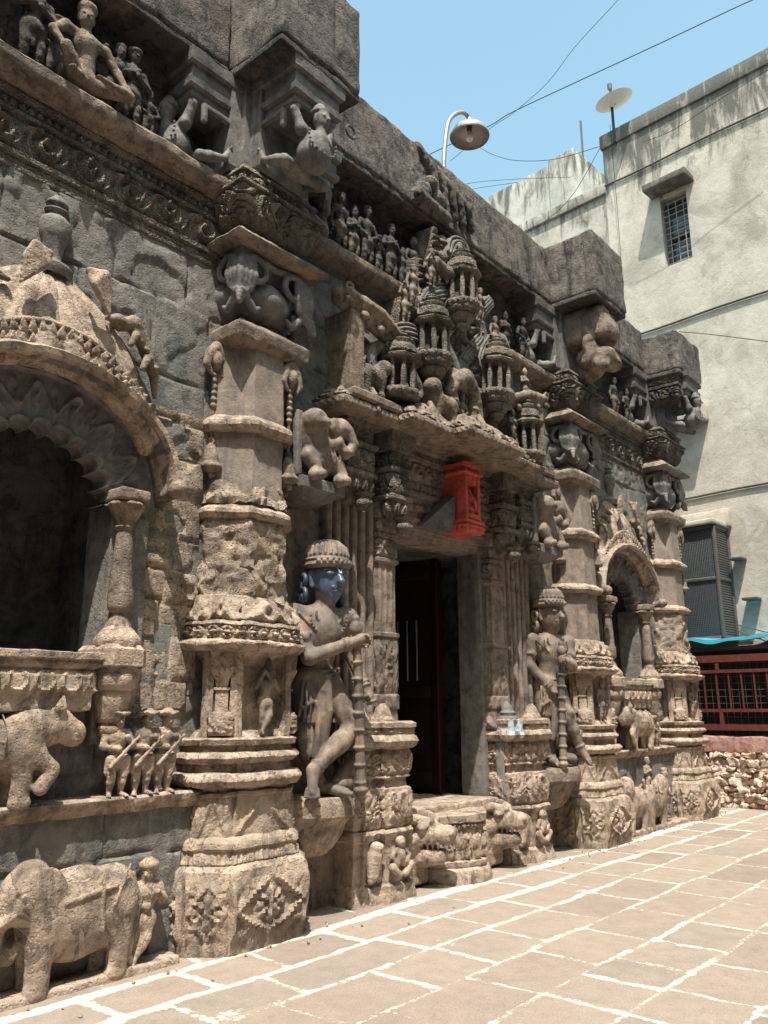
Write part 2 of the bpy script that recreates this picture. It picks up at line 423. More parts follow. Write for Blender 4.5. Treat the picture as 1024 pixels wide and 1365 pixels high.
def stander(F, H, lean=0., arms='hip', cross=0, hat=None, vox=None, detail=0, extra=None, face=None, skirt=True, k=None, seed=0, hr=1.):
    """a small carved standing figure of height H in frame F"""
    r = H/11.4*hr; u = H; S = Sculpt(vox or max(.008, H/75), k if k else r*.35)
    l = lean
    J = dict(head=F(l*.9*u, .04*u, .91*u), chest=F(l*.7*u, .02*u, .70*u), waist=F(l*.3*u, .0, .58*u), pelvis=F(0, 0, .49*u),
             shL=F(l*.7*u-.135*u, .01*u, .75*u), shR=F(l*.7*u+.135*u, .01*u, .75*u), hipL=F(-.06*u, 0, .47*u), hipR=F(.06*u, 0, .47*u),
             knL=F(-.07*u, .05*u, .26*u), knR=F(.08*u, .04*u, .26*u), anL=F(-.06*u, .0, .04*u), anR=F(.08*u, 0, .04*u), toeL=F(-.10*u, .08*u, .02*u), toeR=F(.13*u, .07*u, .02*u))
    A = dict(hip=((-.23, .03, .60), (-.10, .09, .52), (.23, .03, .60), (.10, .09, .52)), chest=((-.2, .05, .60), (.0, .12, .68), (.2, .05, .60), (.03, .12, .63)),
             down=((-.19, .0, .58), (-.2, .04, .43), (.19, 0, .58), (.2, .04, .43)), up=((-.22, .03, .66), (-.2, .08, .82), (.21, .03, .60), (.1, .1, .66)),
             flute=((-.22, .05, .66), (-.14, .12, .86), (.2, .05, .64), (-.08, .13, .84)), gun=((-.2, .06, .60), (-.04, .12, .58), (.2, .05, .62), (.1, .13, .70)))[arms]
    J['elL'], J['haL'], J['elR'], J['haR'] = [F(a[0]*u+l*.6*u, a[1]*u, a[2]*u) for a in A]
    if cross: J['knR'] = F(.02*u, .10*u, .27*u); J['anR'] = F(-.10*u, .09*u, .07*u); J['toeR'] = F(-.12*u, .13*u, .02*u)
    human(S, J, r, face if face is not None else F.O, detail)
    if skirt:
        S.ell(F(0, .01*u, .43*u), (r*1.45, r*1.2, r*1.1), None, r*.4); S.cap(F(0, .06*u, .45*u), F(.0, .06*u, .24*u), r*.28, r*.2, r*.2)
    h = J['head']
    if hat == 'crown': S.lat(h, [(r*.35, r*.82), (r*.6, r*.86), (r*.65, r*.72), (r*1.3, r*.6), (r*1.9, r*.22)], r*.1)
    if hat == 'brim':
        for a in range(8): S.ell(h+np.array([math.cos(a*.785)*r*.95, math.sin(a*.785)*r*.95, r*(.78+.12*(a % 2))]), (r*.52, r*.52, r*.26), None, r*.12)
        S.ell(h+np.array([0, 0, r*.95]), (r*.8, r*.8, r*.55), None, r*.1)
    if hat == 'bun': S.ell(h+np.array([0, 0, r*.85]), (r*.8, r*.8, r*.55), None, r*.15)
    if hat == 'turban': S.ell(h+np.array([0, 0, r*.7]), (r*1.05, r*1.0, r*.6), None, r*.12); S.ell(h+np.array([0, 0, r*1.15]), (r*.5, r*.5, r*.3), None, r*.15)
    if extra: extra(S, J, r, F)
    return S.mesh(amp=.004*min(1, H), freq=16, seed=seed)
# ------------------------------------------------------------------ materials (procedural; positions in the world, so copies differ)
def nd(nt, typ, **kw):
    n = nt.nodes.new(typ)
    for k, v in kw.items():
        if k.startswith('i_'): n.inputs[k[2:].replace('_', ' ')].default_value = v
        else: setattr(n, k, v)
    return n
def mat_base(name):
    m = bpy.data.materials.new(name); m.use_nodes = True; nt = m.node_tree
    for n in list(nt.nodes): nt.nodes.remove(n)
    out = nd(nt, 'ShaderNodeOutputMaterial'); b = nd(nt, 'ShaderNodeBsdfPrincipled'); nt.links.new(b.outputs[0], out.inputs[0])
    return m, nt, b
def ramp(nt, fac, stops):
    r = nd(nt, 'ShaderNodeValToRGB'); e = r.color_ramp.elements
    while len(e) < len(stops): e.new(.5)
    for el, (p, c) in zip(e, stops): el.position = p; el.color = tuple(c)+(1,) if len(c) == 3 else c
    nt.links.new(fac, r.inputs[0]); return r.outputs[0]
def mixc(nt, fac, a, b, mode='MIX'):
    m = nd(nt, 'ShaderNodeMix', data_type='RGBA', blend_type=mode)
    if isinstance(fac, (int, float)): m.inputs[0].default_value = fac
    else: nt.links.new(fac, m.inputs[0])
    for s, i in ((a, 6), (b, 7)):
        if isinstance(s, (tuple, list)): m.inputs[i].default_value = tuple(s)+(1,)
        else: nt.links.new(s, m.inputs[i])
    return m.outputs[2]
def math_(nt, op, a, b=0., c=0.):
    m = nd(nt, 'ShaderNodeMath', operation=op)
    for i, s in enumerate((a, b, c)):
        if isinstance(s, (int, float)): m.inputs[i].default_value = s
        else: nt.links.new(s, m.inputs[i])
    return m.outputs[0]
def pos(nt, scale=(1, 1, 1)):
    g = nd(nt, 'ShaderNodeNewGeometry'); mp = nd(nt, 'ShaderNodeMapping'); mp.inputs['Scale'].default_value = scale
    nt.links.new(g.outputs['Position'], mp.inputs[0]); return mp.outputs[0]
def noise(nt, vec, scale, detail=6, rough_=.6, dist=0.):
    n = nd(nt, 'ShaderNodeTexNoise'); n.inputs['Scale'].default_value = scale; n.inputs['Detail'].default_value = detail; n.inputs['Roughness'].default_value = rough_; n.inputs['Distortion'].default_value = dist
    nt.links.new(vec, n.inputs['Vector']); return n.outputs['Fac']
def stone(name, dark, mid, light, stain=(.05, .045, .04), stain_amt=.3, lime=.15, warm=None, bump=.6, grain=1., soot=0., rough_=.88, pit=.35, ornament=0., tint=None, flake=1.):
    m, nt, b = mat_base(name); P = pos(nt)
    n1 = noise(nt, P, 1.7, 9, .62, .6); n2 = noise(nt, P, 11, 7, .65); n3 = noise(nt, P, 85, 4, .7)
    c = ramp(nt, n1, [(.30, dark), (.5, mid), (.70, light)])
    if warm: c = mixc(nt, ramp(nt, noise(nt, P, 2.9, 7, .6, 1.), [(.45, (0, 0, 0)), (.68, (1, 1, 1))]), c, warm)
    if tint: c = mixc(nt, ramp(nt, noise(nt, P, 1.1, 5, .6, 1.), [(.52, (0, 0, 0)), (.66, (.75, .75, .75))]), c, tint)
    c = mixc(nt, min(1, .85*grain), c, ramp(nt, n2, [(.32, (.34, .33, .32)), (.5, (1, 1, 1)), (.70, (1.6, 1.57, 1.50))]), 'MULTIPLY')
    c = mixc(nt, min(1, .42*grain), c, ramp(nt, n3, [(.34, (.42, .41, .40)), (.5, (1, 1, 1)), (.68, (1.5, 1.5, 1.46))]), 'MULTIPLY')
    if stain_amt > 0:
        st = noise(nt, pos(nt, (4.5, 4.5, .55)), 1.3, 8, .68, .3)
        c = mixc(nt, ramp(nt, st, [(.52, (0, 0, 0)), (.61, (stain_amt,)*3)]), c, stain)
        s2 = noise(nt, P, 3.7, 10, .72, .4)
        c = mixc(nt, ramp(nt, s2, [(.57, (0, 0, 0)), (.64, (stain_amt*.9,)*3)]), c, stain)
    if lime > 0:
        s3 = noise(nt, pos(nt, (7, 7, 1.1)), 1.6, 9, .7, .5)
        c = mixc(nt, ramp(nt, s3, [(.58, (0, 0, 0)), (.74, (lime,)*3)]), c, (.50, .47, .41))
    if soot > 0:
        s4 = noise(nt, P, .8, 8, .66, .8)
        c = mixc(nt, ramp(nt, s4, [(.44, (0, 0, 0)), (.62, (soot,)*3)]), c, (.028, .026, .024))
    fl = ramp(nt, noise(nt, P, 2.8, 9, .66, .9), [(.515, (0, 0, 0)), (.527, (1, 1, 1))])          # flaked skins with crisp edges
    c = mixc(nt, math_(nt, 'MULTIPLY', fl, .45*flake), c, light)
    nt.links.new(c, b.inputs['Base Color']); b.inputs['Roughness'].default_value = rough_; b.inputs['Specular IOR Level'].default_value = .25
    v = nd(nt, 'ShaderNodeTexVoronoi'); v.inputs['Scale'].default_value = 38; nt.links.new(P, v.inputs['Vector'])
    h = math_(nt, 'ADD', math_(nt, 'MULTIPLY', n2, 1.0), math_(nt, 'MULTIPLY', n3, .18))
    h = math_(nt, 'ADD', h, math_(nt, 'MULTIPLY', fl, -.55*flake))
    h = math_(nt, 'ADD', h, math_(nt, 'MULTIPLY', ramp(nt, v.outputs['Distance'], [(.05, (0, 0, 0)), (.3, (1, 1, 1))]), pit))
    h = math_(nt, 'ADD', h, math_(nt, 'MULTIPLY', noise(nt, P, 30, 6, .65), .5))
    if ornament:
        w = nd(nt, 'ShaderNodeTexVoronoi', feature='SMOOTH_F1'); w.inputs['Scale'].default_value = 17; w.inputs['Smoothness'].default_value = .3
        dv = nd(nt, 'ShaderNodeVectorMath', operation='ADD'); nt.links.new(P, dv.inputs[0])
        nn = nd(nt, 'ShaderNodeTexNoise'); nn.inputs['Scale'].default_value = 6; nt.links.new(P, nn.inputs['Vector'])
        sc = nd(nt, 'ShaderNodeVectorMath', operation='SCALE'); sc.inputs['Scale'].default_value = .12; nt.links.new(nn.outputs['Color'], sc.inputs[0]); nt.links.new(sc.outputs[0], dv.inputs[1])
        nt.links.new(dv.outputs[0], w.inputs['Vector'])
        rg = math_(nt, 'SINE', math_(nt, 'MULTIPLY', w.outputs['Distance'], 24.))
        h = math_(nt, 'ADD', h, math_(nt, 'MULTIPLY', rg, ornament))
    bp = nd(nt, 'ShaderNodeBump'); bp.inputs['Strength'].default_value = min(1., bump*1.25); bp.inputs['Distance'].default_value = .022
    nt.links.new(h, bp.inputs['Height']); nt.links.new(bp.outputs[0], b.inputs['Normal'])
    return m
def plain(name, col, rough_=.5, metal=0., var=.25, scale=14, bump=.15, spec=.4, rust=None, rust_amt=.5):
    m, nt, b = mat_base(name); P = pos(nt); n = noise(nt, P, scale, 6, .65)
    c = mixc(nt, 1., col, ramp(nt, n, [(.25, (1-var,)*3), (.75, (1+var,)*3)]), 'MULTIPLY')
    if rust: c = mixc(nt, ramp(nt, noise(nt, P, 9, 8, .7), [(.52, (0, 0, 0)), (.66, (rust_amt,)*3)]), c, rust)
    nt.links.new(c, b.inputs['Base Color']); b.inputs['Roughness'].default_value = rough_; b.inputs['Metallic'].default_value = metal; b.inputs['Specular IOR Level'].default_value = spec
    if bump:
        bp = nd(nt, 'ShaderNodeBump'); bp.inputs['Strength'].default_value = bump; bp.inputs['Distance'].default_value = .01
        nt.links.new(noise(nt, P, scale*4, 6, .7), bp.inputs['Height']); nt.links.new(bp.outputs[0], b.inputs['Normal'])
    return m
S_LOW = stone('sandy basalt', (0.229, 0.176, 0.142), (0.321, 0.249, 0.200), (0.430, 0.337, 0.275), stain=(0.102, 0.084, 0.067), stain_amt=.65, lime=.30, warm=(0.368, 0.281, 0.208), bump=.7, soot=.18)
S_MID = stone('brown basalt', (0.130, 0.102, 0.088), (0.194, 0.154, 0.126), (0.265, 0.211, 0.171), stain=(0.072, 0.061, 0.056), stain_amt=.6, lime=.25, warm=(0.266, 0.202, 0.152), bump=.6, soot=.24)
S_WALL = stone('grey green basalt', (0.117, 0.108, 0.102), (0.165, 0.150, 0.140), (0.216, 0.193, 0.176), stain=(0.081, 0.079, 0.077), stain_amt=.5, lime=.35, soot=.22, tint=(0.142, 0.159, 0.154), bump=.5, grain=.8)
S_TOP = stone('weathered grey coping stone', (0.081, 0.074, 0.071), (0.125, 0.111, 0.106), (0.183, 0.156, 0.140), stain=(0.027, 0.025, 0.025), stain_amt=.85, lime=.35, soot=.5, warm=(0.181, 0.144, 0.124), bump=.95, pit=.6, grain=1.35)
S_DARK = stone('near black stone', (0.034, 0.033, 0.033), (0.057, 0.052, 0.052), (0.107, 0.091, 0.083), stain=(0.019, 0.019, 0.019), stain_amt=.7, lime=.25, warm=(0.162, 0.120, 0.087), bump=.8)  # darkest stone: coping undersides, figure recess, ledge figures, pavilion cores
S_CARVE = stone('carved frieze stone', (0.108, 0.092, 0.078), (0.162, 0.136, 0.116), (0.230, 0.195, 0.162), stain=(0.048, 0.042, 0.040), stain_amt=.6, lime=.28, soot=.22, bump=.6, ornament=.28)
S_STAT = stone('smooth statue stone', (0.099, 0.083, 0.075), (0.143, 0.117, 0.103), (0.188, 0.155, 0.136), stain=(0.049, 0.042, 0.042), stain_amt=.55, lime=.10, warm=(0.275, 0.204, 0.147), bump=.28, grain=.6, rough_=.6, pit=.12, flake=.2)
S_GREY = stone('smooth grey stone', (0.103, 0.097, 0.096), (0.147, 0.135, 0.130), (0.201, 0.182, 0.170), stain=(0.048, 0.044, 0.046), stain_amt=.5, lime=.15, bump=.32, grain=.7, rough_=.7, pit=.15, flake=.3)
S_DOOR = stone('door frame stone', (0.133, 0.105, 0.094), (0.192, 0.156, 0.136), (0.273, 0.223, 0.189), stain=(0.059, 0.048, 0.049), stain_amt=.65, lime=.2, soot=.3, warm=(0.239, 0.172, 0.141), bump=.4)
S_RUB = stone('eroded rubble stone', (0.175, 0.138, 0.114), (0.249, 0.200, 0.162), (0.336, 0.275, 0.228), stain=(0.097, 0.081, 0.069), stain_amt=.4, lime=.35, warm=(0.350, 0.266, 0.180), bump=1.0, pit=.7)
S_NICHE = stone('dark niche stone', (.050, .048, .046), (.085, .080, .076), (.15, .142, .132), stain=(.025, .024, .024), stain_amt=.6, lime=.22, bump=.5)  # darker stone for the niche recesses and the door passage
BLUE = plain('blue grey painted stone', (.070, .092, .150), .33, var=.5, scale=16, bump=.25, rust=(.16, .19, .26), rust_amt=.55)
DKBLUE = plain('dark slate painted stone', (.040, .050, .075), .4, var=.5, scale=20, bump=.2)
RED = plain('red painted plaster', (.46, .075, .055), .65, var=.4, scale=22, bump=.6, rust=(.20, .045, .038), rust_amt=.95)
S_SHAFT = stone('dressed brown basalt', (0.142, 0.120, 0.106), (0.196, 0.164, 0.143), (0.253, 0.211, 0.183), stain=(0.067, 0.057, 0.054), stain_amt=.45, lime=.22, warm=(0.248, 0.192, 0.152), bump=.30, grain=.6, pit=.15, flake=.5)
# ------------------------------------------------------------------ courtyard floor: one sheet, slabs and lime joints
rng = np.random.default_rng(4)
def floor_mat():
    m, nt, b = mat_base('court slabs and lime joints'); P = pos(nt)
    aj = nd(nt, 'ShaderNodeAttribute', attribute_name='joint'); at_ = nd(nt, 'ShaderNodeAttribute', attribute_name='tone')
    n1 = noise(nt, P, 26, 8, .72); n2 = noise(nt, P, 2.2, 6, .6, .5); n3 = noise(nt, P, 110, 3, .7); n4 = noise(nt, P, 7, 8, .7)
    slab = ramp(nt, math_(nt, 'ADD', math_(nt, 'MULTIPLY', at_.outputs['Fac'], .55), math_(nt, 'MULTIPLY', n2, .45)), [(.12, (.205, .162, .140)), (.38, (.252, .202, .170)), (.6, (.275, .224, .182)), (.85, (.22, .186, .166))])
    slab = mixc(nt, .7, slab, ramp(nt, n4, [(.25, (.74, .72, .7)), (.5, (1, 1, 1)), (.75, (1.2, 1.2, 1.18))]), 'MULTIPLY')
    slab = mixc(nt, .7, slab, ramp(nt, n3, [(.3, (.6, .6, .6)), (.5, (1, 1, 1)), (.72, (1.28, 1.28, 1.28))]), 'MULTIPLY')
    slab = mixc(nt, ramp(nt, noise(nt, P, 5.2, 10, .75), [(.60, (0, 0, 0)), (.72, (.5, .5, .5))]), slab, (.19, .155, .13))
    slab = mixc(nt, ramp(nt, noise(nt, P, 14, 9, .8, .4), [(.66, (0, 0, 0)), (.73, (.75, .75, .75))]), slab, (.50, .46, .39))
    # joint < 0 inside the lime; noise makes its edge ragged and broken
    e = math_(nt, 'ADD', aj.outputs['Fac'], math_(nt, 'MULTIPLY', math_(nt, 'SUBTRACT', n1, .47), .085))
    e = math_(nt, 'ADD', e, math_(nt, 'MULTIPLY', math_(nt, 'SUBTRACT', n4, .47), .095))
    mask = ramp(nt, math_(nt, 'MULTIPLY_ADD', e, -20., .5), [(.42, (0, 0, 0)), (.58, (1, 1, 1))])
    lime = ramp(nt, n1, [(.3, (.36, .335, .29)), (.6, (.52, .49, .43))])
    c = mixc(nt, mask, slab, lime)
    nt.links.new(c, b.inputs['Base Color']); b.inputs['Roughness'].default_value = .82; b.inputs['Specular IOR Level'].default_value = .25
    h = math_(nt, 'ADD', math_(nt, 'MULTIPLY', n3, .35), math_(nt, 'MULTIPLY', n4, 1.3))
    h = math_(nt, 'ADD', h, math_(nt, 'MULTIPLY', mask, .35)); h = math_(nt, 'ADD', h, math_(nt, 'MULTIPLY', n1, .6))
    bp = nd(nt, 'ShaderNodeBump'); bp.inputs['Strength'].default_value = .55; bp.inputs['Distance'].default_value = .012
    nt.links.new(h, bp.inputs['Height']); nt.links.new(bp.outputs[0], b.inputs['Normal'])
    return m
rows = [1.35, .82, .37, -.06, -.57, -1.07, -1.55, -2.05, -2.55, -3.05, -3.6, -4.2, -4.8, -5.4, -6.0]
known = {2: [2.9, 3.55, 4.6, 5.35, 6.1, 7.0, 7.6], 3: [2.75, 3.3, 4.05, 4.65, 5.26, 6.05, 6.81, 7.6, 8.3, 9.2], 4: [3.0, 3.6, 4.3, 5.02, 5.72, 6.5, 7.3, 8.0, 8.9], 5: [3.1, 3.7, 4.31, 4.78, 5.23, 5.75, 6.37, 7.2, 7.9, 8.7]}
def floor_sheet():
    xs = np.concatenate([[-300, -60, -15, -4], np.arange(.5, 14.6, .035), [16, 20, 40, 120, 300]])
    ys = np.concatenate([[-300, -60, -15, -6, -4.6], np.arange(-3.6, 1.5, .03), [2, 5, 20, 80, 300]])
    X, Y = np.meshgrid(xs, ys, indexing='ij')
    wob = .028*noise2(X*2.1, Y*2.1, 5)+.010*noise2(X*6, Y*6, 9)
    Xw, Yw = X+wob, Y+.030*noise2(X*1.7, Y*1.7, 21)+.009*noise2(X*6.3, Y*6.3, 3)
    joint = np.full(X.shape, .5); tone = np.zeros(X.shape); r = np.random.default_rng(11)
    for i in range(len(rows)-1):
        inr = (Yw <= rows[i]) & (Yw > rows[i+1])
        if i in known:
            ks = known[i]; lo = [ks[0]-.7*k for k in range(12, 0, -1)]; hi = [ks[-1]+.75*k for k in range(1, 14)]; cx = np.array(lo+ks+hi)
        else: cx = -4+np.cumsum(r.uniform(.5, .95, 40))
        k = np.searchsorted(cx, Xw); tone[inr] = (r.random(60)[np.clip(k, 0, 59)])[inr]
        wc = r.uniform(.012, .030, len(cx))*(1.25 if i < 3 else .95)
        for c_, w_ in zip(cx, wc): joint = np.where(inr, np.minimum(joint, np.abs(Xw-c_)-w_), joint)
    for i, y in enumerate(rows):
        w_ = [.024, .050, .038, .025, .020, .022, .020][i] if i < 7 else .018
        w_ = w_*(1+.7*noise2(X*1.3, Y*0+i, 31)); joint = np.minimum(joint, np.abs(Yw-y)-w_)
    lim = (X > 14) | (X < .4) | (Y < -6); joint[lim] = .3
    # spilt lime near the foot of the porch
    sp = noise2(X*1.6, Y*2.4, 77)+.6*noise2(X*5, Y*5, 78); joint = np.where((Y > -.2) & (Y < 1.0) & (X > 2), np.minimum(joint, .05-.06*np.maximum(0, sp-.15)), joint)
    tone[lim] = 0
    Z = .006*noise2(X*1.3, Y*1.3, 2)+.003*noise2(X*7, Y*7, 8)+np.where(np.abs(tone) > 0, (tone-.5)*.006, 0); Z[lim] = 0
    V = np.stack([X, Y, Z], -1).reshape(-1, 3); F = grid_faces(len(xs), len(ys))
    me = new_mesh('courtyard_floor', V, F, floor_mat(), True, None)
    for nme, a in (('joint', joint), ('tone', tone)):
        at_ = me.attributes.new(nme, 'FLOAT', 'POINT'); at_.data.foreach_set('value', a.reshape(-1).astype(np.float32))
    o = bpy.data.objects.new('courtyard_floor', me); C.objects.link(o); o['kind'] = 'structure'; o['label'] = 'sunlit stone slab courtyard with pale lime joints'; o['category'] = 'floor'
floor_sheet()

# ------------------------------------------------------------------ the cement rendered building beyond
def render_mat(name, base, hi, lo, soot_z, patch=.5):
    m, nt, b = mat_base(name); P = pos(nt)
    n1 = noise(nt, P, .75, 8, .62, .8); n2 = noise(nt, P, 5, 9, .72, .4); n3 = noise(nt, P, 34, 6, .7)
    c = ramp(nt, n1, [(.32, lo), (.5, base), (.66, hi)])
    c = mixc(nt, .6, c, ramp(nt, n2, [(.3, (.72, .71, .70)), (.5, (1, 1, 1)), (.7, (1.16, 1.15, 1.13))]), 'MULTIPLY')
    c = mixc(nt, .35, c, ramp(nt, n3, [(.3, (.7, .7, .7)), (.7, (1.2, 1.2, 1.2))]), 'MULTIPLY')
    c = mixc(nt, ramp(nt, noise(nt, P, .9, 6, .6, 1.5), [(.54, (0, 0, 0)), (.60, (patch,)*3)]), c, hi)
    g = nd(nt, 'ShaderNodeNewGeometry'); sx = nd(nt, 'ShaderNodeSeparateXYZ'); nt.links.new(g.outputs['Position'], sx.inputs[0])
    up = math_(nt, 'MULTIPLY_ADD', sx.outputs[2], .55, -.55*soot_z)                # algae running down below the parapet
    st = noise(nt, pos(nt, (2.2, 2.2, .5)), 1.5, 9, .72, .6)
    k = math_(nt, 'ADD', st, math_(nt, 'MULTIPLY', up, .22))
    c = mixc(nt, ramp(nt, k, [(.47, (0, 0, 0)), (.62, (.9, .9, .9))]), c, (.085, .082, .075))
    vo = nd(nt, 'ShaderNodeTexVoronoi', feature='DISTANCE_TO_EDGE'); vo.inputs['Scale'].default_value = 1.1
    dv = nd(nt, 'ShaderNodeVectorMath', operation='ADD'); nn = nd(nt, 'ShaderNodeTexNoise'); nn.inputs['Scale'].default_value = 2.2; nn.inputs['Detail'].default_value = 6
    nt.links.new(P, nn.inputs['Vector']); nt.links.new(P, dv.inputs[0]); nt.links.new(nn.outputs['Color'], dv.inputs[1]); nt.links.new(dv.outputs[0], vo.inputs['Vector'])
    crack = ramp(nt, vo.outputs['Distance'], [(.0, (.75, .75, .75)), (.012, (0, 0, 0))])
    c = mixc(nt, math_(nt, 'MULTIPLY', crack, .55), c, (.22, .21, .19))
    nt.links.new(c, b.inputs['Base Color']); b.inputs['Roughness'].default_value = .9; b.inputs['Specular IOR Level'].default_value = .2
    bp = nd(nt, 'ShaderNodeBump'); bp.inputs['Strength'].default_value = .45; bp.inputs['Distance'].default_value = .03
    nt.links.new(math_(nt, 'ADD', n2, math_(nt, 'MULTIPLY', n3, .3)), bp.inputs['Height']); nt.links.new(bp.outputs[0], b.inputs['Normal'])
    return m
CEM = render_mat('weathered cement render', (.445, .398, .348), (.535, .485, .432), (.32, .283, .245), 12.4)
CEM2 = render_mat('grey cement render', (.39, .362, .325), (.48, .45, .41), (.285, .265, .24), 13.2, .3)
CEM3 = render_mat('pale cement tank', (.43, .415, .385), (.52, .505, .47), (.31, .30, .28), 15.8, .3)
HOOD = render_mat('mouldy hood render', (.20, .185, .16), (.28, .26, .23), (.13, .12, .105), 11.0)
IRON = plain('dark grey painted iron', (.10, .095, .09), .55, .3, rust=(.16, .08, .045), rust_amt=.5)
CABLE = plain('black cable', (.03, .03, .032), .6, bump=0)
GLASS = plain('dusty dark glass', (.05, .065, .085), .12, var=.5, scale=6, bump=.0, spec=.8)
BA = R_(-4); BS = np.array([-math.sin(BA), math.cos(BA), 0]); BN = np.array([-math.cos(BA), -math.sin(BA), 0])   # along the face; out of the face
BO = np.array([15.0, 0, 0])
def B(s, z, o=0.): return BO+BS*s+BN*o+np.array([0, 0, z])
def bbox(s0, s1, z0, z1, o0, o1, **k):                  # a block in the building's own directions
    k.setdefault('bev', .015); k.setdefault('amp', .006); k.setdefault('du', .4)
    return block(B((s0+s1)/2, (z0+z1)/2, (o0+o1)/2), (abs(o1-o0), abs(s1-s0), z1-z0), rot=BA, **k)
def wall_with_holes(s0, s1, z0, z1, holes, o, depth, mat_amp=.01):
    """front sheet with real openings and reveals"""
    ss = sorted({s0, s1, *[h[0] for h in holes], *[h[1] for h in holes]}); zz = sorted({z0, z1, *[h[2] for h in holes], *[h[3] for h in holes]})
    out = []
    for i in range(len(ss)-1):
        for j in range(len(zz)-1):
            cs, cz = (ss[i]+ss[i+1])/2, (zz[j]+zz[j+1])/2
            if any(h[0] < cs < h[1] and h[2] < cz < h[3] for h in holes): continue
            V = np.array([B(ss[i], zz[j], o), B(ss[i+1], zz[j], o), B(ss[i+1], zz[j+1], o), B(ss[i], zz[j+1], o)]); out.append((V, np.array([[0, 3, 2, 1]])))
    for a, b_, c, d in holes:
        for (p, q) in (((a, c), (a, d)), ((a, d), (b_, d)), ((b_, d), (b_, c)), ((b_, c), (a, c))):
            V = np.array([B(p[0], p[1], o), B(q[0], q[1], o), B(q[0], q[1], o-depth), B(p[0], p[1], o-depth)]); out.append((V, np.array([[0, 1, 2, 3]])))
    return join(*out)
HW = (1.20, 1.75, 10.12, 11.62)
bt = thing('apartment_building', 'tall weathered cement building with one narrow barred window, right of the temple', 'building', B(-4, 0))
part('wall', join(wall_with_holes(-14, 2.93, 0, 13.45, [HW], 0, .35), bbox(-14, 2.93, 0, 13.4, -9, -.36, du=2)), CEM, bt, smooth=False)
part('side_wall', (np.array([B(2.93, 0, 0), B(2.93, 13.45, 0), B(2.93, 13.45, -.4), B(2.93, 0, -.4)]), np.array([[0, 1, 2, 3]])), CEM, bt, smooth=False)
part('parapet', bbox(-14, 2.97, 13.45, 13.78, -.3, .05, du=.5, amp=.012), CEM, bt)
def window(parent, h):
    a, b_, c, d = h
    w = part('window', join(bbox(a, a+.06, c, d, -.30, -.18), bbox(b_-.06, b_, c, d, -.30, -.18), bbox(a+.062, b_-.062, d-.07, d, -.30, -.18), bbox(a+.062, b_-.062, c, c+.06, -.30, -.18), bbox(a+.062, b_-.062, (c+d)/2-.12, (c+d)/2-.05, -.30, -.17)), IRON, parent)
    part('pane', (np.array([B(a, c, -.28), B(b_, c, -.28), B(b_, d, -.28), B(a, d, -.28)]), np.array([[0, 3, 2, 1]])), GLASS, w, smooth=False)
    part('window_grille', join(*[tube([B(a, z, -.1), B(b_, z, -.1)], .011, 5) for z in np.linspace(c+.08, d-.08, 11)], *[tube([B(s, c, -.1), B(s, d, -.1)], .011, 5) for s in np.linspace(a+.12, b_-.12, 3)]), plain('pale painted grille', (.24, .22, .20), .6, bump=0), w)
window(bt, HW)
part('sunshade', bbox(1.02, 1.93, 11.72, 11.86, .0, .42, du=.1, amp=.012, bev=.02), HOOD, bt)
part('sunshade', bbox(1.2, 2.1, 6.72, 7.05, .0, .42, du=.1, amp=.012, bev=.02), CEM, bt)
for z in (12.53, 8.88, 5.32):
    part('conduit', tube([B(s, z+.012*math.sin(s*2.3), .03) for s in np.linspace(-14, 2.92, 40)], .022, 6), IRON, bt)
part('wall_bracket', bbox(.78, 1.0, 4.02, 4.07, 0, .25), IRON, bt); part('wall_bracket', bbox(.6, .86, 3.3, 3.35, 0, .25), IRON, bt)
part('ledge', bbox(.98, 2.3, 4.66, 4.98, .0, .14, du=.12, amp=.01), CEM, bt)
part('drop_wire', tube([B(2.66, 13.9, .10), B(2.65, 11.6, .08), B(2.68, 9.4, .07), B(2.65, 6, .07)], .006, 5), CABLE, bt)
# the cage over the air conditioner
cg = thing('window_cage', 'dark metal mesh cage projecting from the cement wall above the blue awning', 'window cage', B(1.6, 2.6, .3))
c0, c1, d0, d1 = 1.08, 2.35, 2.66, 4.6
fr = []
for s in (c0, c1):
    for o in (.02, .60): fr.append(bbox(s-.03, s+.03, d0, d1, o-.03, o+.03, amp=0))
for z in (d0, (d0+d1)/2+.05, d1):
    fr.append(bbox(c0+.032, c1-.032, z-.032, z+.032, .572, .628, amp=0)); fr.append(bbox(c0-.026, c0+.026, z-.03, z+.03, .052, .568, amp=0))
part('frame', join(*fr), IRON, cg)
MESHM = plain('dark perforated sheet', (.075, .08, .085), .6, .3)
gb = [bbox(s-.008, s+.008, d0, d1, .595, .603, amp=0, bev=.002, du=3) for s in np.linspace(c0+.03, c1-.03, 40)]+[bbox(c0, c1, z-.008, z+.008, .590, .598, amp=0, bev=.002, du=3) for z in np.linspace(d0+.03, d1-.03, 60)]
part('front_mesh', join(*gb), MESHM, cg)
gs = [bbox(c0-.004, c0+.004, z-.014, z+.014, .04, .58, amp=0, bev=.002, du=3) for z in np.linspace(d0+.04, d1-.04, 44)]
part('side_louvre', join(*gs), IRON, cg)
part('cooler_body', bbox(c0+.2, c1-.05, d0+.1, d1-.15, .1, .42, du=.3), plain('pale blue grey cooler', (.42, .50, .56), .5, var=.2), cg)
part('canopy', bbox(c0-.05, c1+.1, d1+.04, d1+.12, -.0, .70, du=.15, amp=.012), CEM, cg)
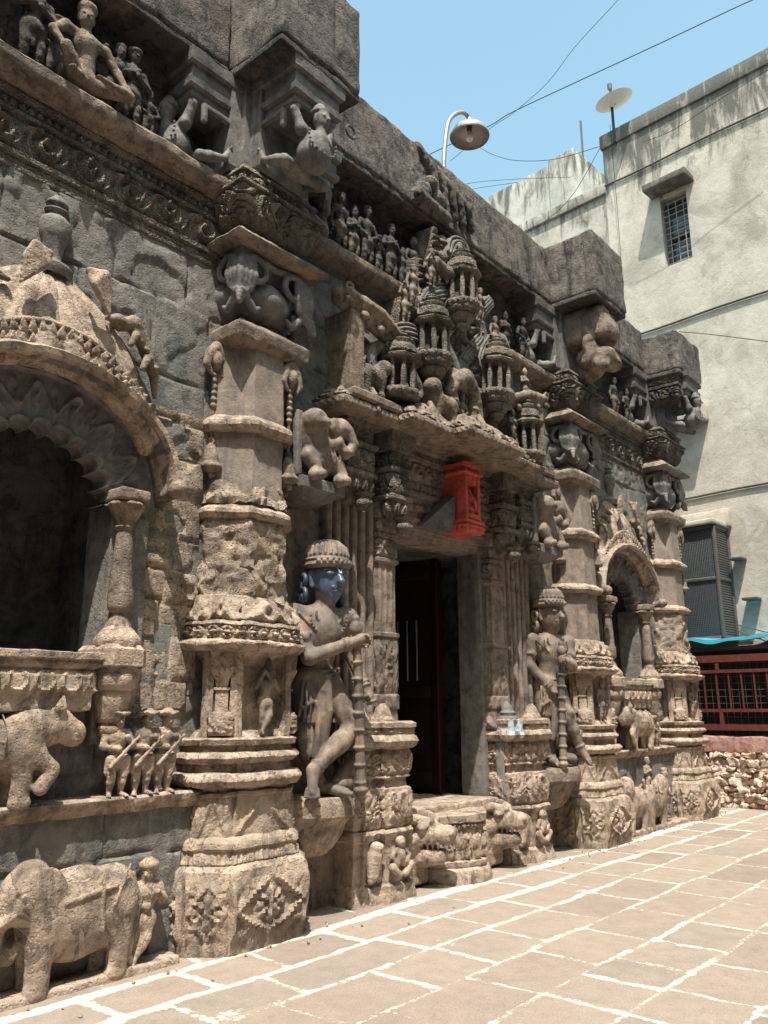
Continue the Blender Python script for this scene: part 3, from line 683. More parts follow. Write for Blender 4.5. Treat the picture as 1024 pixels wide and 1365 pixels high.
# set back block and rooftop tank
b2 = thing('apartment_block', 'lower grey cement block set back left of the tall building', 'building', B(7, 0, -1.5))
part('wall', bbox(2.95, 26, 0, 13.45, -9, -1.5, du=1.0), CEM2, b2); part('parapet', bbox(2.95, 26, 13.45, 13.72, -1.9, -1.42, du=.5), CEM2, b2)
part('conduit', tube([B(s, 11.2, -1.46) for s in np.linspace(2.96, 26, 30)], .022, 6), IRON, b2)
t2 = thing('rooftop_tank_room', 'pale cement tank room on the roof behind the lower block', 'roof room', B(7, 13.5, -5))
part('wall', bbox(5.35, 14, 13.4, 16.3, -6.2, -3.0, du=.6), CEM3, t2); part('corner_strip', bbox(5.30, 6.1, 13.4, 16.38, -6.3, -2.93, du=.6), CEM3, t2)
solo('vent_pipe', tube([B(3.35, 13.5, -1.7), B(3.35, 15.1, -1.7)], .07, 10), plain('grey plastic pipe', (.42, .43, .44), .5), 'short upright grey pipe on the roof edge beside the tall building', 'pipe')
solo('aerial_rod', tube([B(5.6, 16.3, -4), B(5.6, 18.0, -4)], .03, 6), IRON, 'thin upright metal rod on the tank room roof', 'rod')
# satellite dish
dp = atb(818, 168, 14.8); dt = thing('satellite_dish', 'white satellite dish on a thin mast at the roof corner', 'satellite dish', dp)
part('mast', tube([dp-[0, 0, .4], dp+[0, 0, .25], atb(814, 118, 14.8)], .03, 8), CABLE, dt)
dc = atb(820, 139, 14.75); q = np.array([-.22, .12, .97]); q /= np.linalg.norm(q); a_ = np.cross(q, [0, 0, 1.]); a_ /= np.linalg.norm(a_); b_ = np.cross(q, a_)
rr = np.linspace(0, .39, 9); th = np.linspace(0, 2*math.pi, 36, endpoint=False)
V = (dc+a_*(rr[None, :, None]*np.cos(th)[:, None, None])*1.05+b_*(rr[None, :, None]*np.sin(th)[:, None, None])+q*(.62*rr[None, :, None]**2)).reshape(-1, 3)
part('reflector', (V, grid_faces(36, 9, True)), plain('white enamel', (.80, .80, .79), .4, bump=0, var=.05), dt)
part('feed_arm', join(tube([dc, dc+q*.42], .02, 6), lathe(dc+q*.42, [(-.06, .01), (-.05, .05), (.07, .05), (.09, .01)], 10)), IRON, dt)
# ------------------------------------------------------------------ overhead wires
def wire(pix, X, r, label):
    P = [atx(px, py, X) for px, py in pix]
    solo('overhead_wire', tube(smooth3(P), r*.62, 5), CABLE, label, 'wire', 'overhead wires across the sky')
def smooth3(P, m=6):
    P = np.array(P); P = np.concatenate([[2*P[0]-P[1]], P, [2*P[-1]-P[-2]]]); out = []
    for i in range(1, len(P)-2):
        for t in np.linspace(0, 1, m, endpoint=False): out.append(.5*(2*P[i]+(P[i+1]-P[i-1])*t+(2*P[i-1]-5*P[i]+4*P[i+1]-P[i+2])*t*t+(3*P[i]-P[i-1]-3*P[i+1]+P[i+2])*t**3))
    out.append(P[-2]); return np.array(out)
wire([(1060, -25), (985, 8), (875, 60), (767, 110), (682, 150), (650, 169), (560, 212), (500, 245)], 11, .014, 'thick dark wire sagging from the top right corner to behind the lamp')
wire([(850, -30), (822, 2), (767, 62), (730, 110), (685, 150), (655, 170), (600, 215)], 10.6, .008, 'thin wire rising steeply from the lamp to the top edge')
wire([(640, 197), (660, 207), (690, 214), (740, 212), (800, 195)], 13, .010, 'slack wire drooping between the lamp and the cement building')
wire([(803, 192), (770, 250), (745, 280), (715, 303)], 13.6, .010, 'diagonal wire crossing the tank room below the roof corner')
wire([(560, 262), (622, 245), (682, 239), (760, 236)], 13, .008, 'upper of the two wires behind the temple coping and the tank room')
wire([(560, 268), (630, 252), (690, 243)], 13.2, .008, 'lower of the two wires behind the temple coping and the tank room')
wire([(856, 190), (900, 172), (960, 132), (1030, 90)], 14.3, .009, 'wire running close in front of the tall cement wall')
wire([(905, 442), (950, 446), (1030, 456)], 13.5, .012, 'short sagging wire right of the last coping block')
wire([(984, 833), (1030, 845)], 13.9, .014, 'upper of two black cables right of the mesh cage')
wire([(984, 841), (1030, 858)], 13.9, .014, 'lower of two black cables right of the mesh cage')
# ------------------------------------------------------------------ low rubble wall, railing, awning
MAROON = plain('dark red painted steel', (.105, .026, .020), .5, var=.4, rust=(.06, .022, .016))
BRK = stone('crumbling brick rubble', (.42, .25, .19), (.58, .42, .35), (.74, .62, .55), stain=(.32, .16, .09), stain_amt=.55, lime=.8, warm=(.46, .27, .13), bump=.9)
PNK = stone('faded red washed plaster', (.26, .14, .12), (.34, .19, .16), (.42, .27, .23), stain=(.20, .11, .08), stain_amt=.5, lime=.3, bump=.5)
bw = thing('rubble_wall', 'crumbling low brick rubble wall with faded red coping below the railing', 'wall', (13.9, -2, 0))
part('core', box(13.78, 14.3, -5, 1.6, -.1, .82, bev=.02, amp=.02, du=.1), BRK, bw)
rb = []; r = np.random.default_rng(8)
z = .0; k = 0
while z < .80:
    hgt = r.uniform(.06, .13); y = -4.0+r.uniform(0, .2)
    while y < 1.45:
        L = r.uniform(.09, .26); rb.append(block((13.76+r.uniform(-.04, .05), y+L/2, z+hgt/2), (.2, L*.96, hgt*.95), rot=r.uniform(-.5, .5), bev=.03, amp=.05, freq=9, du=.05, seed=k, maxn=4)); y += L; k += 1
    z += hgt
part('rubble_face', join(*rb), BRK, bw)
part('coping', box(13.70, 14.32, -5, 1.6, .82, 1.06, bev=.02, amp=.014, du=.08), PNK, bw)
rl = thing('railing', 'dark red steel railing with wire netting on the low rubble wall', 'railing', (13.8, -2, 1.06))
part('bottom_rail', bar((13.8, -5, 1.20), (13.8, 1.5, 1.20), .07, .09), MAROON, rl); part('mid_rail', bar((13.8, -5, 1.46), (13.8, 1.5, 1.46), .05), MAROON, rl)
part('upper_rail', bar((13.8, -5, 2.07), (13.8, 1.5, 2.07), .05), MAROON, rl); part('top_rail', bar((13.8, -5, 2.27), (13.8, 1.5, 2.27), .07, .11), MAROON, rl)
for y in np.arange(1.28, -4.6, -.195): part('baluster', bar((13.8, y, 1.485), (13.8, y, 2.045), .022), MAROON, rl)
for y in (1.05, .05, -.95, -1.95, -2.95):
    part('upper_stub', bar((13.8, y, 2.096), (13.8, y, 2.214), .055), MAROON, rl); part('lower_stub', bar((13.8, y, 1.246), (13.8, y, 1.434), .055), MAROON, rl)
NET = plain('thin netting wire', (.10, .095, .09), .5, .3, bump=0)
part('netting', join(*[tube([(13.86, y, 1.06), (13.86, y, 2.3)], .003, 4) for y in np.arange(1.4, -4.8, -.105)], *[tube([(13.865, 1.45, z), (13.865, -4.9, z)], .003, 4) for z in np.arange(1.15, 2.25, .105)]), NET, rl)
aw = thing('tarpaulin_awning', 'bright blue tarpaulin roof edge over the dark red railing', 'awning', (14.4, -1, 2.5))
xs = np.linspace(13.74, 15.02, 12); ys = np.linspace(-5, 1.75, 60); XX, YY = np.meshgrid(xs, ys, indexing='ij')
ZZ = 2.60+.02*np.sin(YY*5)+.015*np.sin(YY*11+XX*4)+.06*(XX-13.74)-.03*((YY % 1.0)-.5)**2
V = np.stack([XX, YY, ZZ], -1).reshape(-1, 3); f = grid_faces(12, 60)
e_ = np.stack([np.full(60, 13.735), ys, ZZ[0]-.055-.012*np.sin(ys*7)], -1); ev = np.concatenate([e_, V[:60]]); 
part('sheet', join((V, f), (V-[0, 0, .008], f[:, ::-1]), (np.concatenate([e_, V[:60]]), np.stack([np.arange(59), np.arange(1, 60), np.arange(61, 120), np.arange(60, 119)], 1)[:, ::-1])), plain('blue tarpaulin', (.05, .30, .44), .45, var=.12, scale=8), aw)
part('support', bar((13.95, 1.5, 2.44), (13.95, -5, 2.44), .06), IRON, aw)
solo('shade_backing', box(14.55, 14.6, -5, 1.75, 0, 2.50, amp=.004, du=.3), plain('dark brown shade backing', (.030, .022, .02), .9, var=.4), 'dark backing sheet standing in for the shade behind the red railing', 'screen')  # dark sheet that paints in the shade under the awning
# the gooseneck lamp
lt = thing('gooseneck_lamp', 'curved pipe lamp with a metal bowl shade above the temple coping', 'lamp', at(592, 225, 1.3))
part('pipe', tube(smooth3([at(592, 232, 1.3), at(592, 212, 1.3), at(594, 185, 1.3), at(598, 163, 1.3), at(606, 153, 1.3), at(616, 150, 1.3), at(623, 154, 1.3), at(625.5, 163, 1.3)]), .026, 10), plain('galvanised pipe', (.32, .29, .27), .45, .6), lt)
lc = at(625.5, 163, 1.3)
sp = smooth_prof([(-.21, .245), (-.17, .24), (-.10, .19), (-.04, .10), (0, .05), (.05, .04)], 4)
sh_ = part('lamp_shade', join(lathe(lc, sp, 40, 0), lathe(lc-[0, 0, .012], sp[:-4]*[1, .975], 40, 0)), plain('dull enamel shade', (.40, .36, .33), .35, .4, var=.2), lt)
part('bulb', lathe(lc+[0, 0, -.22], smooth_prof([(-.05, .004), (-.035, .035), (.015, .05), (.07, .03), (.11, .022), (.14, .022)]), 18, 0), plain('clear bulb glass', (.75, .72, .68), .1, bump=0, spec=.8), sh_)
part('socket', lathe(lc+[0, 0, -.12], [(-.02, .03), (.08, .035), (.1, .015)], 16, 0), plain('brown socket', (.12, .05, .035), .5), sh_)

# unseen walls added behind and beside the camera to hold back sky light
BLOCKER = render_mat('dull blocker render', (.24, .22, .20), (.30, .28, .25), (.18, .17, .155), 30, .3)
hb = solo('sky_blocker_walls', join(box(-9, 22, -9.4, -9, -.1, 14, du=2, amp=0), box(-9.4, -9.02, -8.9, 6, -.1, 14, du=2, amp=0)), BLOCKER, 'plain unseen walls added behind the viewer to hold back sky light', 'wall', kind='structure')

r = np.random.default_rng(3); pb_ = []
for k in range(140):
    x = r.uniform(2.4, 13.2); y = .92-abs(r.normal(0, .16)); q = r.uniform(.004, .013)
    pb_.append(lathe((x, y, .004), [(-.006, q*.5), (q*.3, q), (q*.9, q*.6), (q*1.1, .001)], 6, .004, 40, k))
solo('grit', join(*pb_), stone('loose grit', (.2, .17, .13), (.28, .24, .19), (.36, .32, .26)), 'loose grit and crumbs along the foot of the porch', 'grit', kind='stuff')
# ------------------------------------------------------------------ the carved porch
P1, P2, P3, CY, YW, DC, XN1, XN2 = 4.03, 9.33, 12.25, 1.33, 1.25, 6.585, 2.33, 10.6
# ornaments: heights 0..1 over a band; s along it, us within one face, t from foot to top, h its height
def _cell(s, p): u = s/p-np.floor(s/p)-.5; return u
def o_rosette(s, us, Ls, sg, t, h):
    p = h*1.15; u = _cell(s, p)*1.15; w = t-.5; r = np.hypot(u, w)*2; th = np.arctan2(w, u)
    return np.exp(-((r-.82)/.10)**2)+(r < .66)*(.45+.55*np.cos(6*th))*np.clip((.66-r)/.2, 0, 1)+np.exp(-(r/.16)**2)*.6
def o_scroll(s, us, Ls, sg, t, h):
    p = h*1.3; k = np.floor(s/p); u = _cell(s, p)*1.3; w = t-.5; d = np.where(k % 2 == 0, 1., -1.)
    r = np.hypot(u, w)*2; th = np.arctan2(w*d, u)
    v = .5+.5*np.cos(th*1.-r*9.0); f = np.clip(1.15-r, 0, 1)
    vine = np.exp(-((w-.42*np.sin(s/p*math.pi*2)*1.)/.09)**2)
    return v**1.5*np.minimum(1, f*3)+vine*.8
def o_foliage(s, us, Ls, sg, t, h):
    z = np.full_like(s, t*h); q = noise2(s*9, z*9, 3); q2 = noise2(s*9+9, z*9+4, 8)
    v = np.abs(np.sin(noise2((s+.05*q)*13, (z+.05*q2)*13, 5)*5.5)); return v
def o_leaves(s, us, Ls, sg, t, h):
    u = np.abs(_cell(s, h*.75))*2; w = np.sin(math.pi*min(1, max(0, t))**.75)*.95; v = np.clip((w-u)*3, 0, 1)
    return v*(.65+.35*np.clip(u*6, 0, 1))*(.6+.5*t)
def o_leaves_down(s, us, Ls, sg, t, h): return o_leaves(s, us, Ls, sg, 1-t, h)
def o_zig(s, us, Ls, sg, t, h):
    u = np.abs(_cell(s, h*.5))*2; return np.clip((1-t-u)*5, 0, 1)
def o_dent(s, us, Ls, sg, t, h): return np.clip((.33-np.abs(_cell(s, h*1.0)))*14, 0, 1)
def o_bead(s, us, Ls, sg, t, h):
    u = _cell(s, h)*2; r = np.hypot(u, 2*t-1); return np.sqrt(np.clip(1-r*r, 0, 1))
def o_rope(s, us, Ls, sg, t, h): return .5+.5*np.sin(2*math.pi*(s/(h*.9)+t*.9))
def o_loz(s, us, Ls, sg, t, h):
    u = np.abs(us-.5)*2; w = abs(t-.5)*2; e = u+w; edge = (Ls > .09)
    fr = np.exp(-((e-.92)/.09)**2); r = np.hypot((us-.5)*Ls, np.full_like(us, (t-.5)*h)); th = np.arctan2(np.full_like(us, t-.5)*h, (us-.5)*Ls)
    fl = np.clip((.11-r)/.03, 0, 1)*(.55+.45*np.cos(th*8)); rim = np.clip((u-.86)*14, 0, 1)
    return edge*np.maximum(np.maximum(fr, fl), np.maximum(rim, .5*o_foliage(s, us, Ls, sg, t, h)*(e > 1.05)))
def o_niche(s, us, Ls, sg, t, h):
    """a sunk panel in each face; negative"""
    m = .05; a = np.minimum(us, 1-us)*Ls; k = np.clip((a-m)/.012, 0, 1)*np.clip(t*h/.03, 0, 1)*np.clip((1-t)*h/.05-(.0), 0, 1)
    return -k*(Ls > .15)
def o_crest(s, us, Ls, sg, t, h):
    u = np.abs(us-.5)*2; v = np.clip((1-t**1.1)-u*.9, 0, .3)/.3
    return v*(.6+.4*np.cos(t*9)*np.cos(u*7))*(1-t*.5)
def o_tri(s, us, Ls, sg, t, h):
    u = np.abs(us-.5)*2; l = np.abs(u-(1-t)); return np.exp(-(l/.10)**2)*.8+np.clip(.35-u-abs(t-.3), 0, 1)
def o_worn(s, us, Ls, sg, t, h): return noise2(s*4, np.full_like(s, t*h*4), 6)+.5*noise2(s*11, np.full_like(s, t*h*11), 7)

def chsq(cx, cy, h, ch, back=1.65, hy=None, fil=None):
    """plan of an engaged pillar, from the wall round the front and back to the wall"""
    hy = hy or h
    if fil:   # a thin fillet beside each cut corner
        f = fil
        return [(cx-h, back), (cx-h, cy-hy+ch+f), (cx-h+.022, cy-hy+ch+f), (cx-h+.022, cy-hy+ch), (cx-h+ch, cy-hy+.022), (cx-h+ch+f*.6, cy-hy+.022), (cx-h+ch+f*.6, cy-hy), (cx+h-ch-f*.6, cy-hy), (cx+h-ch-f*.6, cy-hy+.022), (cx+h-ch, cy-hy+.022), (cx+h-.022, cy-hy+ch), (cx+h-.022, cy-hy+ch+f), (cx+h, cy-hy+ch+f), (cx+h, back)]
    return [(cx-h, back), (cx-h, cy-hy+ch), (cx-h+ch, cy-hy), (cx+h-ch, cy-hy), (cx+h, cy-hy+ch), (cx+h, back)]

def make_pillar(label):
    cx = P1
    t = thing('carved_pillar', label, 'pillar', (cx, CY, 0))
    bp = chsq(cx-.03, CY, .49, .18, fil=.05)
    part('base', loft(bp, [(-.05, .03), (.06, .05), (.07, .05, o_loz, .035), (.45, .055), (.49, .05), (.515, .02), (.52, -.005, o_zig, .014), (.60, -.015), (.62, -.0), (.655, -.005), (.68, -.03), (.685, -.045, o_tri, .022), (.935, -.055), (.945, -.04), (.965, -.045)], amp=.016, freq=4.5, seed=3, ds=.014, dz=.02), S_LOW, t)
    part('base_moulding', loft(bp, [(.96, -.085), (.985, -.07), (1.0, -.01), (1.03, .012, o_leaves, .012), (1.06, .012), (1.085, -.01), (1.095, -.06), (1.145, -.07), (1.15, -.045), (1.175, -.012, o_bead, .01), (1.20, -.01), (1.22, -.03), (1.225, -.06), (1.265, -.075), (1.27, -.035), (1.305, -.025), (1.315, -.06)], amp=.009, freq=6, seed=5, ds=.016), S_LOW, t)
    np_ = chsq(cx, CY, .40, .15)
    dd = part('niche_band', loft(np_, [(1.31, 0, o_niche, .09), (1.905, .0)], amp=.007, freq=6, seed=7, ds=.012, dz=.02), S_LOW, t)
    part('cap_band', loft(bp, [(1.895, -.06), (1.90, -.01), (1.925, .02, o_leaves_down, .012), (1.96, .025), (1.975, -.01), (1.98, -.03, o_rosette, .03), (2.075, -.03), (2.08, -.012), (2.10, -.02), (2.11, -.05, o_crest, .075), (2.29, -.10), (2.30, -.12)], amp=.012, freq=6, seed=9, ds=.014), S_LOW, t)
    sp = chsq(cx, CY, .36, .211)
    part('shaft', loft(sp, [(2.26, .0), (2.60, -.005), (2.86, .0), (2.88, .004), (3.0, .0), (3.3, -.005), (3.55, .0), (3.68, .0), (3.9, -.006), (4.30, -.012)], amp=.005, freq=3.6, seed=13, ds=.03, dz=.035), S_SHAFT, t)
    for z, hh in ((2.86, .12), (3.53, .14)):
        part('shaft_ring', loft(sp, [(z, -.005), (z+.01, .05), (z+hh*.35, .075), (z+hh*.6, .07), (z+hh, .0)], amp=.009, freq=7, seed=int(z*7), ds=.03), S_LOW, t)
    # mini pillar on the cut faces and a sunk niche with a figure on the front
    def mini(x, y, rot):
        sq = [(-.055, -.055), (.055, -.055), (.055, .055), (-.055, .055)]
        c, s = math.cos(rot), math.sin(rot); pl = [(x+a*c-b*s, y+a*s+b*c) for a, b in sq]
        return loft(pl, [(1.33, .02, o_foliage, .02), (1.48, .02), (1.485, -.005), (1.50, -.01), (1.63, -.012), (1.635, .0), (1.65, .0), (1.655, -.015), (1.70, -.01), (1.74, .012), (1.78, .03), (1.80, .02), (1.90, .03)], closed=True, ds=.012, dz=.012, amp=.004)
    q = .40-.075
    part('corner_column', mini(cx-q+.03, CY-q+.03, R_(45)), S_LOW, t); part('corner_column', mini(cx+q-.03, CY-q+.03, R_(45)), S_LOW, t)
    # abacus, pot and leaves, cornice, carved capital
    ab = [(cx-.36, 1.65), (cx-.36, CY-.40), (cx+.36, CY-.40), (cx+.36, 1.65)]
    part('abacus', loft(ab, [(4.22, -.06), (4.26, -.0, o_rope, .006), (4.36, .015), (4.38, .0), (4.46, -.10), (4.47, -.12)], capb=True, amp=.008, freq=6, seed=17), S_MID, t)
    core = [(cx-.30, 1.65), (cx-.30, CY-.33), (cx+.30, CY-.33), (cx+.30, 1.65)]
    part('pot_core', loft(core, [(4.40, -.10), (4.72, -.10), (4.85, -.04), (4.98, -.01), (5.06, .0)], amp=.006, seed=19), S_GREY, t)
    pot = smooth_prof([(4.43, .14), (4.47, .20), (4.55, .31), (4.68, .375), (4.80, .33), (4.88, .23), (4.91, .25), (4.96, .27), (5.0, .22)], 4)
    part('pot', lathe((cx, CY-.02, 0), pot, 64, .004, 6, 1, lobes=12, lobe=.035), S_GREY, t)
    S = Sculpt(.011, .02)
    for sx in (-1, 1):
        X, Y = cx+sx*.34, CY-.37
        for k in range(-3, 4):                                              # ribs of one broad leaf bent round the corner, curling out at its foot
            q = k/3; dx, dy = (-sx*max(0, q)*.13, max(0, -q)*.13); nx, ny = sx*.7, -.7
            P0 = [(X+dx*.7, Y+dy*.7, 5.0), (X+dx+nx*.03, Y+dy+ny*.03, 4.88), (X+dx*1.1+nx*.055, Y+dy*1.1+ny*.055, 4.76+.02*abs(q)), (X+dx*.8+nx*.03, Y+dy*.8+ny*.03, 4.63+.05*abs(q)), (X+dx*.3+nx*.04, Y+dy*.3+ny*.04, 4.53+.09*abs(q)), (X+dx*.2+nx*.09, Y+dy*.2+ny*.09, 4.51+.10*abs(q))]
            S.path(P0, [.022, .028, .032, .03, .026, .018], .010)
        for dx, dy in ((-sx, 0), (0, 1)):                                   # tendrils running along under the cornice and curling back
            o = (0, -.02, 0) if dx else (sx*.02, 0, 0)
            Q = [(X+dx*(.13+.11*math.cos(a))+o[0], Y+dy*(.13+.11*math.cos(a))+o[1], 4.86+.10*math.sin(a)) for a in np.linspace(2.9, -2.2, 12)]
            S.path(Q, list(np.linspace(.03, .022, 12)), .01)
            S.path([(X+dx*.20, Y+dy*.20, 4.97), (X+dx*.32, Y+dy*.32, 4.95)], [.03, .03]); S.path([(X+dx*.06, Y+dy*.06, 4.6), (X+dx*.14, Y+dy*.14, 4.52), (X+dx*.2, Y+dy*.2, 4.56)], [.035, .03, .015])
    part('corner_leaf', S.mesh(.003, 16), S_GREY, t)
    co = [(cx-.36, 1.65), (cx-.36, CY-.38), (cx+.36, CY-.38), (cx+.36, 1.65)]
    part('cornice', loft(co, [(5.0, -.06), (5.02, .03), (5.035, .115), (5.06, .125), (5.07, .12), (5.09, .09, o_rope, .012), (5.17, .0), (5.22, -.05), (5.24, -.05)], capb=True, amp=.008, freq=6, seed=23, ds=.012), S_MID, t)
    ca = [(cx-.33, 1.65), (cx-.33, CY-.36), (cx+.33, CY-.36), (cx+.33, 1.65)]
    part('carved_capital', loft(ca, [(5.20, -.04), (5.23, .01), (5.24, .02, o_foliage, .055), (5.50, .10), (5.51, .13), (5.53, .13), (5.54, .05, o_foliage, .035), (5.64, .06), (5.65, .085), (5.69, .07), (5.70, .0)], capt=True, amp=.006, freq=8, seed=27, ds=.012), S_CARVE, t)
    # chains with bells on the shaft, leaf tops
    for (bx, by) in ((cx+.24, CY-.325), (cx-.37, CY-.14), (cx+.37, CY-.14)):
        S = Sculpt(.009, .012)
        S.path([(bx, by, 4.2), (bx, by, 3.42)], [.014, .012])
        for z in np.arange(3.74, 4.18, .05): S.ell((bx, by-.005, z), (.028, .022, .022))
        S.lat((bx, by, 3.24), [(-.03, .02), (0, .085), (.02, .09), (.05, .065), (.12, .055), (.17, .04), (.2, .02)], .01); S.ell((bx, by-.02, 3.19), .026)
        S.tor((bx, by, 3.45), (1, 0, .3), .028, .010)
        for a in (-1, 1): S.path([(bx, by-.01, 4.22), (bx+a*.06, by-.01, 4.15), (bx+a*.09, by-.02, 4.05), (bx+a*.05, by-.03, 3.98)], [.04, .04, .03, .015])
        S.ell((bx, by-.03, 4.1), (.045, .04, .07))
        part('bell_chain', S.mesh(.003, 16), S_MID, t)
    # stone post over the capital, slab under the coping block
    po = [(cx-.33, 1.65), (cx-.33, CY-.34), (cx+.33, CY-.34), (cx+.33, 1.65)]
    part('post', loft(po, [(5.69, .0), (6.56, .0)], amp=.008, freq=5, seed=29), S_GREY, t)
    return t
pil = [make_pillar('first carved pillar, nearest the camera, with a sharply shadowed octagonal shaft and bells')]
for x, l in ((P2, 'second carved pillar between the doorway and the far arched niche'), (P3, 'last carved pillar at the far end of the temple front')):
    c = copy_tree(pil[0]); c.location.x = x; c['label'] = l; pil.append(c)
for c in pil: c['group'] = 'carved pillars of the temple front'

# ------------------------------------------------------------------ coping and blocks on top
def coping(x0, x1, yf, z0, z1, label, seed):
    t = thing('coping_block', label, 'coping stone', ((x0+x1)/2, yf, z0), 'coping stones on the temple front')
    part('stone', box(x0, x1, yf, 2.4, z0+.06, z1, bev=.035, amp=.018, freq=3.5, du=.05, seed=seed, maxn=90), S_TOP, t)
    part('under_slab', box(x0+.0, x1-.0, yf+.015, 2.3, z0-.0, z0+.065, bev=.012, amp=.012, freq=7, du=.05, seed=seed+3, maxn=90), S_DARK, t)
    return t
coping(-3.0, P1-.475, 1.04, 6.54, 7.38, 'long coping block at the top left, left of the nearest projecting block', 1)
coping(P1-.45, P1+.45, .43, 6.54, 7.45, 'big projecting coping block over the first pillar, cut by the top edge', 5)
cm = coping(P1+.475, P2-.475, 1.04, 6.54, 7.36, 'long pitted coping block above the doorway', 9)
coping(P2-.45, P2+.45, .43, 6.54, 7.45, 'brown square coping block projecting over the second pillar', 13)
coping(P2+.475, P3-.475, 1.04, 6.54, 7.28, 'short grey coping block between the last two projecting blocks', 17)
t = coping(P3-.45, P3+.50, .50, 6.46, 7.16, 'dark chamfered coping block at the far end', 21)
part('dark_carved_block', loft([(P3-.36, 1.3), (P3-.36, .62), (P3+.36, .62), (P3+.36, 1.3)], [(6.02, -.10), (6.06, .0), (6.08, .02, o_foliage, .04), (6.28, .03), (6.29, .06), (6.33, .06), (6.34, .04, o_rosette, .03), (6.42, .05), (6.46, .09), (6.47, .09)], capb=True, ds=.014, amp=.008), S_DARK, t)
# worn carved figures on the middle coping block
S = Sculpt(.012, .02); a0 = at(580, 218, 1.02); b0 = at(634, 300, 1.02)
zc0, zc1 = 6.62, 7.3
for k in range(5):
    x = 6.05+.16*k; S.path([(x, 1.03, zc1-.05*k), (x+.20, .99, zc1-.22-.03*k), (x+.30, 1.0, zc0+.12)], [.05, .055, .04])
S.ell((6.1, 1.0, 6.78), (.11, .07, .10)); S.ell((6.2, .98, 6.92), (.08, .07, .08)); S.cap((6.0, 1.0, 6.70), (6.5, 1.0, 6.66), .06); S.ell((6.35, .99, 6.8), (.12, .06, .09))
S.box((6.35, 1.06, 6.96), (.42, .04, .36))
part('worn_carving', S.mesh(.012, 9), S_TOP, cm)

# ------------------------------------------------------------------ walls of the bays
def masonry(x0, x1, z0, z1, Y, seed=0, holes=(), course=(.42, .62), wid=(.5, 1.0), gap=.014, bulge=.012, peel=.017, du=.022, amp=.006):
    r = np.random.default_rng(seed); nx, nz = int((x1-x0)/du)+2, int((z1-z0)/du)+2
    X, Z = np.meshgrid(np.linspace(x0, x1, nx), np.linspace(z0, z1, nz), indexing='ij')
    wx = X+.03*noise2(X*2, Z*2, seed+1); wz = Z+.035*noise2(X*1.6, Z*1.6, seed+2)
    j = np.full(X.shape, 9.); ton = np.zeros(X.shape); z = z0-.1; i = 0
    while z < z1+.2:
        h = r.uniform(*course); m = (wz >= z) & (wz < z+h); cx = x0-.3+np.cumsum(r.uniform(*wid, 40))
        k = np.searchsorted(cx, wx); d = np.minimum(np.abs(wx-cx[np.clip(k, 0, 39)]), np.abs(wx-cx[np.clip(k-1, 0, 39)])); d = np.minimum(d, np.minimum(np.abs(wz-z), np.abs(wz-z-h)))
        j = np.where(m, d, j); ton = np.where(m, r.random(60)[np.clip(k, 0, 59)], ton); z += h
    H = np.clip(j/gap, 0, 1)*.020+(ton-.5)*bulge*1.3
    pl = noise2(X*1.9, Z*2.4, seed+5)+.5*noise2(X*5, Z*5, seed+6)+.25*noise2(X*13, Z*13, seed+7)
    H = H-peel*np.clip((pl-.15)*14, 0, 1)-peel*.7*np.clip((-pl-.42)*16, 0, 1)
    H = H+.002*noise2(X*9, Z*9, seed+8)+.0025*noise2(X*24, Z*24, seed+9)
    V = np.stack([X, Y-H, Z], -1).reshape(-1, 3); F = grid_faces(nx, nz)
    if holes:
        c = V[F].mean(1); k = np.ones(len(F), bool)
        for f in holes: k &= ~f(c[:, 0], c[:, 2])
        F = F[k]
    return V, F
tw = thing('temple_front_wall', 'grey stone wall of the temple front behind the pillars and niches', 'wall', (6.5, 1.4, 0))
def arch_hole(xc): return lambda x, z: (np.abs(x-xc) < .60) & (z > 1.80) & (z < 2.85+.55*np.sqrt(np.clip(1-((x-xc)/.62)**2, 0, 1)))
for (a, b, xc, sd) in ((-2.5, P1-.1, XN1, 3), (P2+.1, P3+.1, XN2, 9)):
    part('bay_wall', masonry(a, b, .8, 4.92, YW, sd, [arch_hole(xc)]), S_WALL, tw)
    part('plinth', masonry(a, b, -.1, .92, 1.12, sd+1, course=(.3, .5), wid=(.4, .9), peel=.010), S_WALL, tw)
    part('ledge', loft([(a, 1.12), (b, 1.12)], [(.885, .0), (.89, .03), (.92, .055), (.94, .075), (.975, .08), (.99, .06), (.995, -.2)], amp=.010, freq=6, seed=sd), S_LOW, tw)
def o_key(s, us, Ls, sg, t, h): return .6*o_rope(s, us, Ls, sg, t, h)
for (a, b, sd) in ((-2.5, P1-.2, 1), (P1+.2, P2-.2, 2), (P2+.2, P3-.2, 3)):
    if sd != 2:
        part('frieze', loft([(a, YW), (b, YW)], [(4.90, .0), (4.91, .025), (4.935, .03), (4.94, .015, o_rope, .012), (4.99, .015), (5.0, .04), (5.03, .045), (5.04, .012, o_scroll, .055), (5.29, .012), (5.30, .04), (5.325, .045), (5.33, .012, o_leaves, .03), (5.41, .012), (5.42, .05), (5.45, .055), (5.47, .0)], amp=.005, freq=7, seed=sd, ds=.011), S_CARVE, tw)
    part('figure_ledge', loft([(a, YW), (b, YW)], [(5.46, .02), (5.48, .10), (5.52, .15), (5.55, .17), (5.62, .175), (5.65, .15), (5.66, .0)], amp=.02, freq=4, seed=sd+4), S_MID, tw)
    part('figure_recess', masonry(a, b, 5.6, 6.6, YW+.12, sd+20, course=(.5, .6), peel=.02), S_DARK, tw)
part('doorway_wall', masonry(P1+.1, P2-.1, 3.9, 5.52, YW, 31), S_WALL, tw)
for (a, b, sd) in ((P1+.1, DC-.8, 41), (DC+.8, P2-.1, 42)):
    part('doorway_wall', masonry(a, b, -.1, 3.95, YW+.06, sd, course=(.5, .8), peel=.008), S_DOOR, tw)
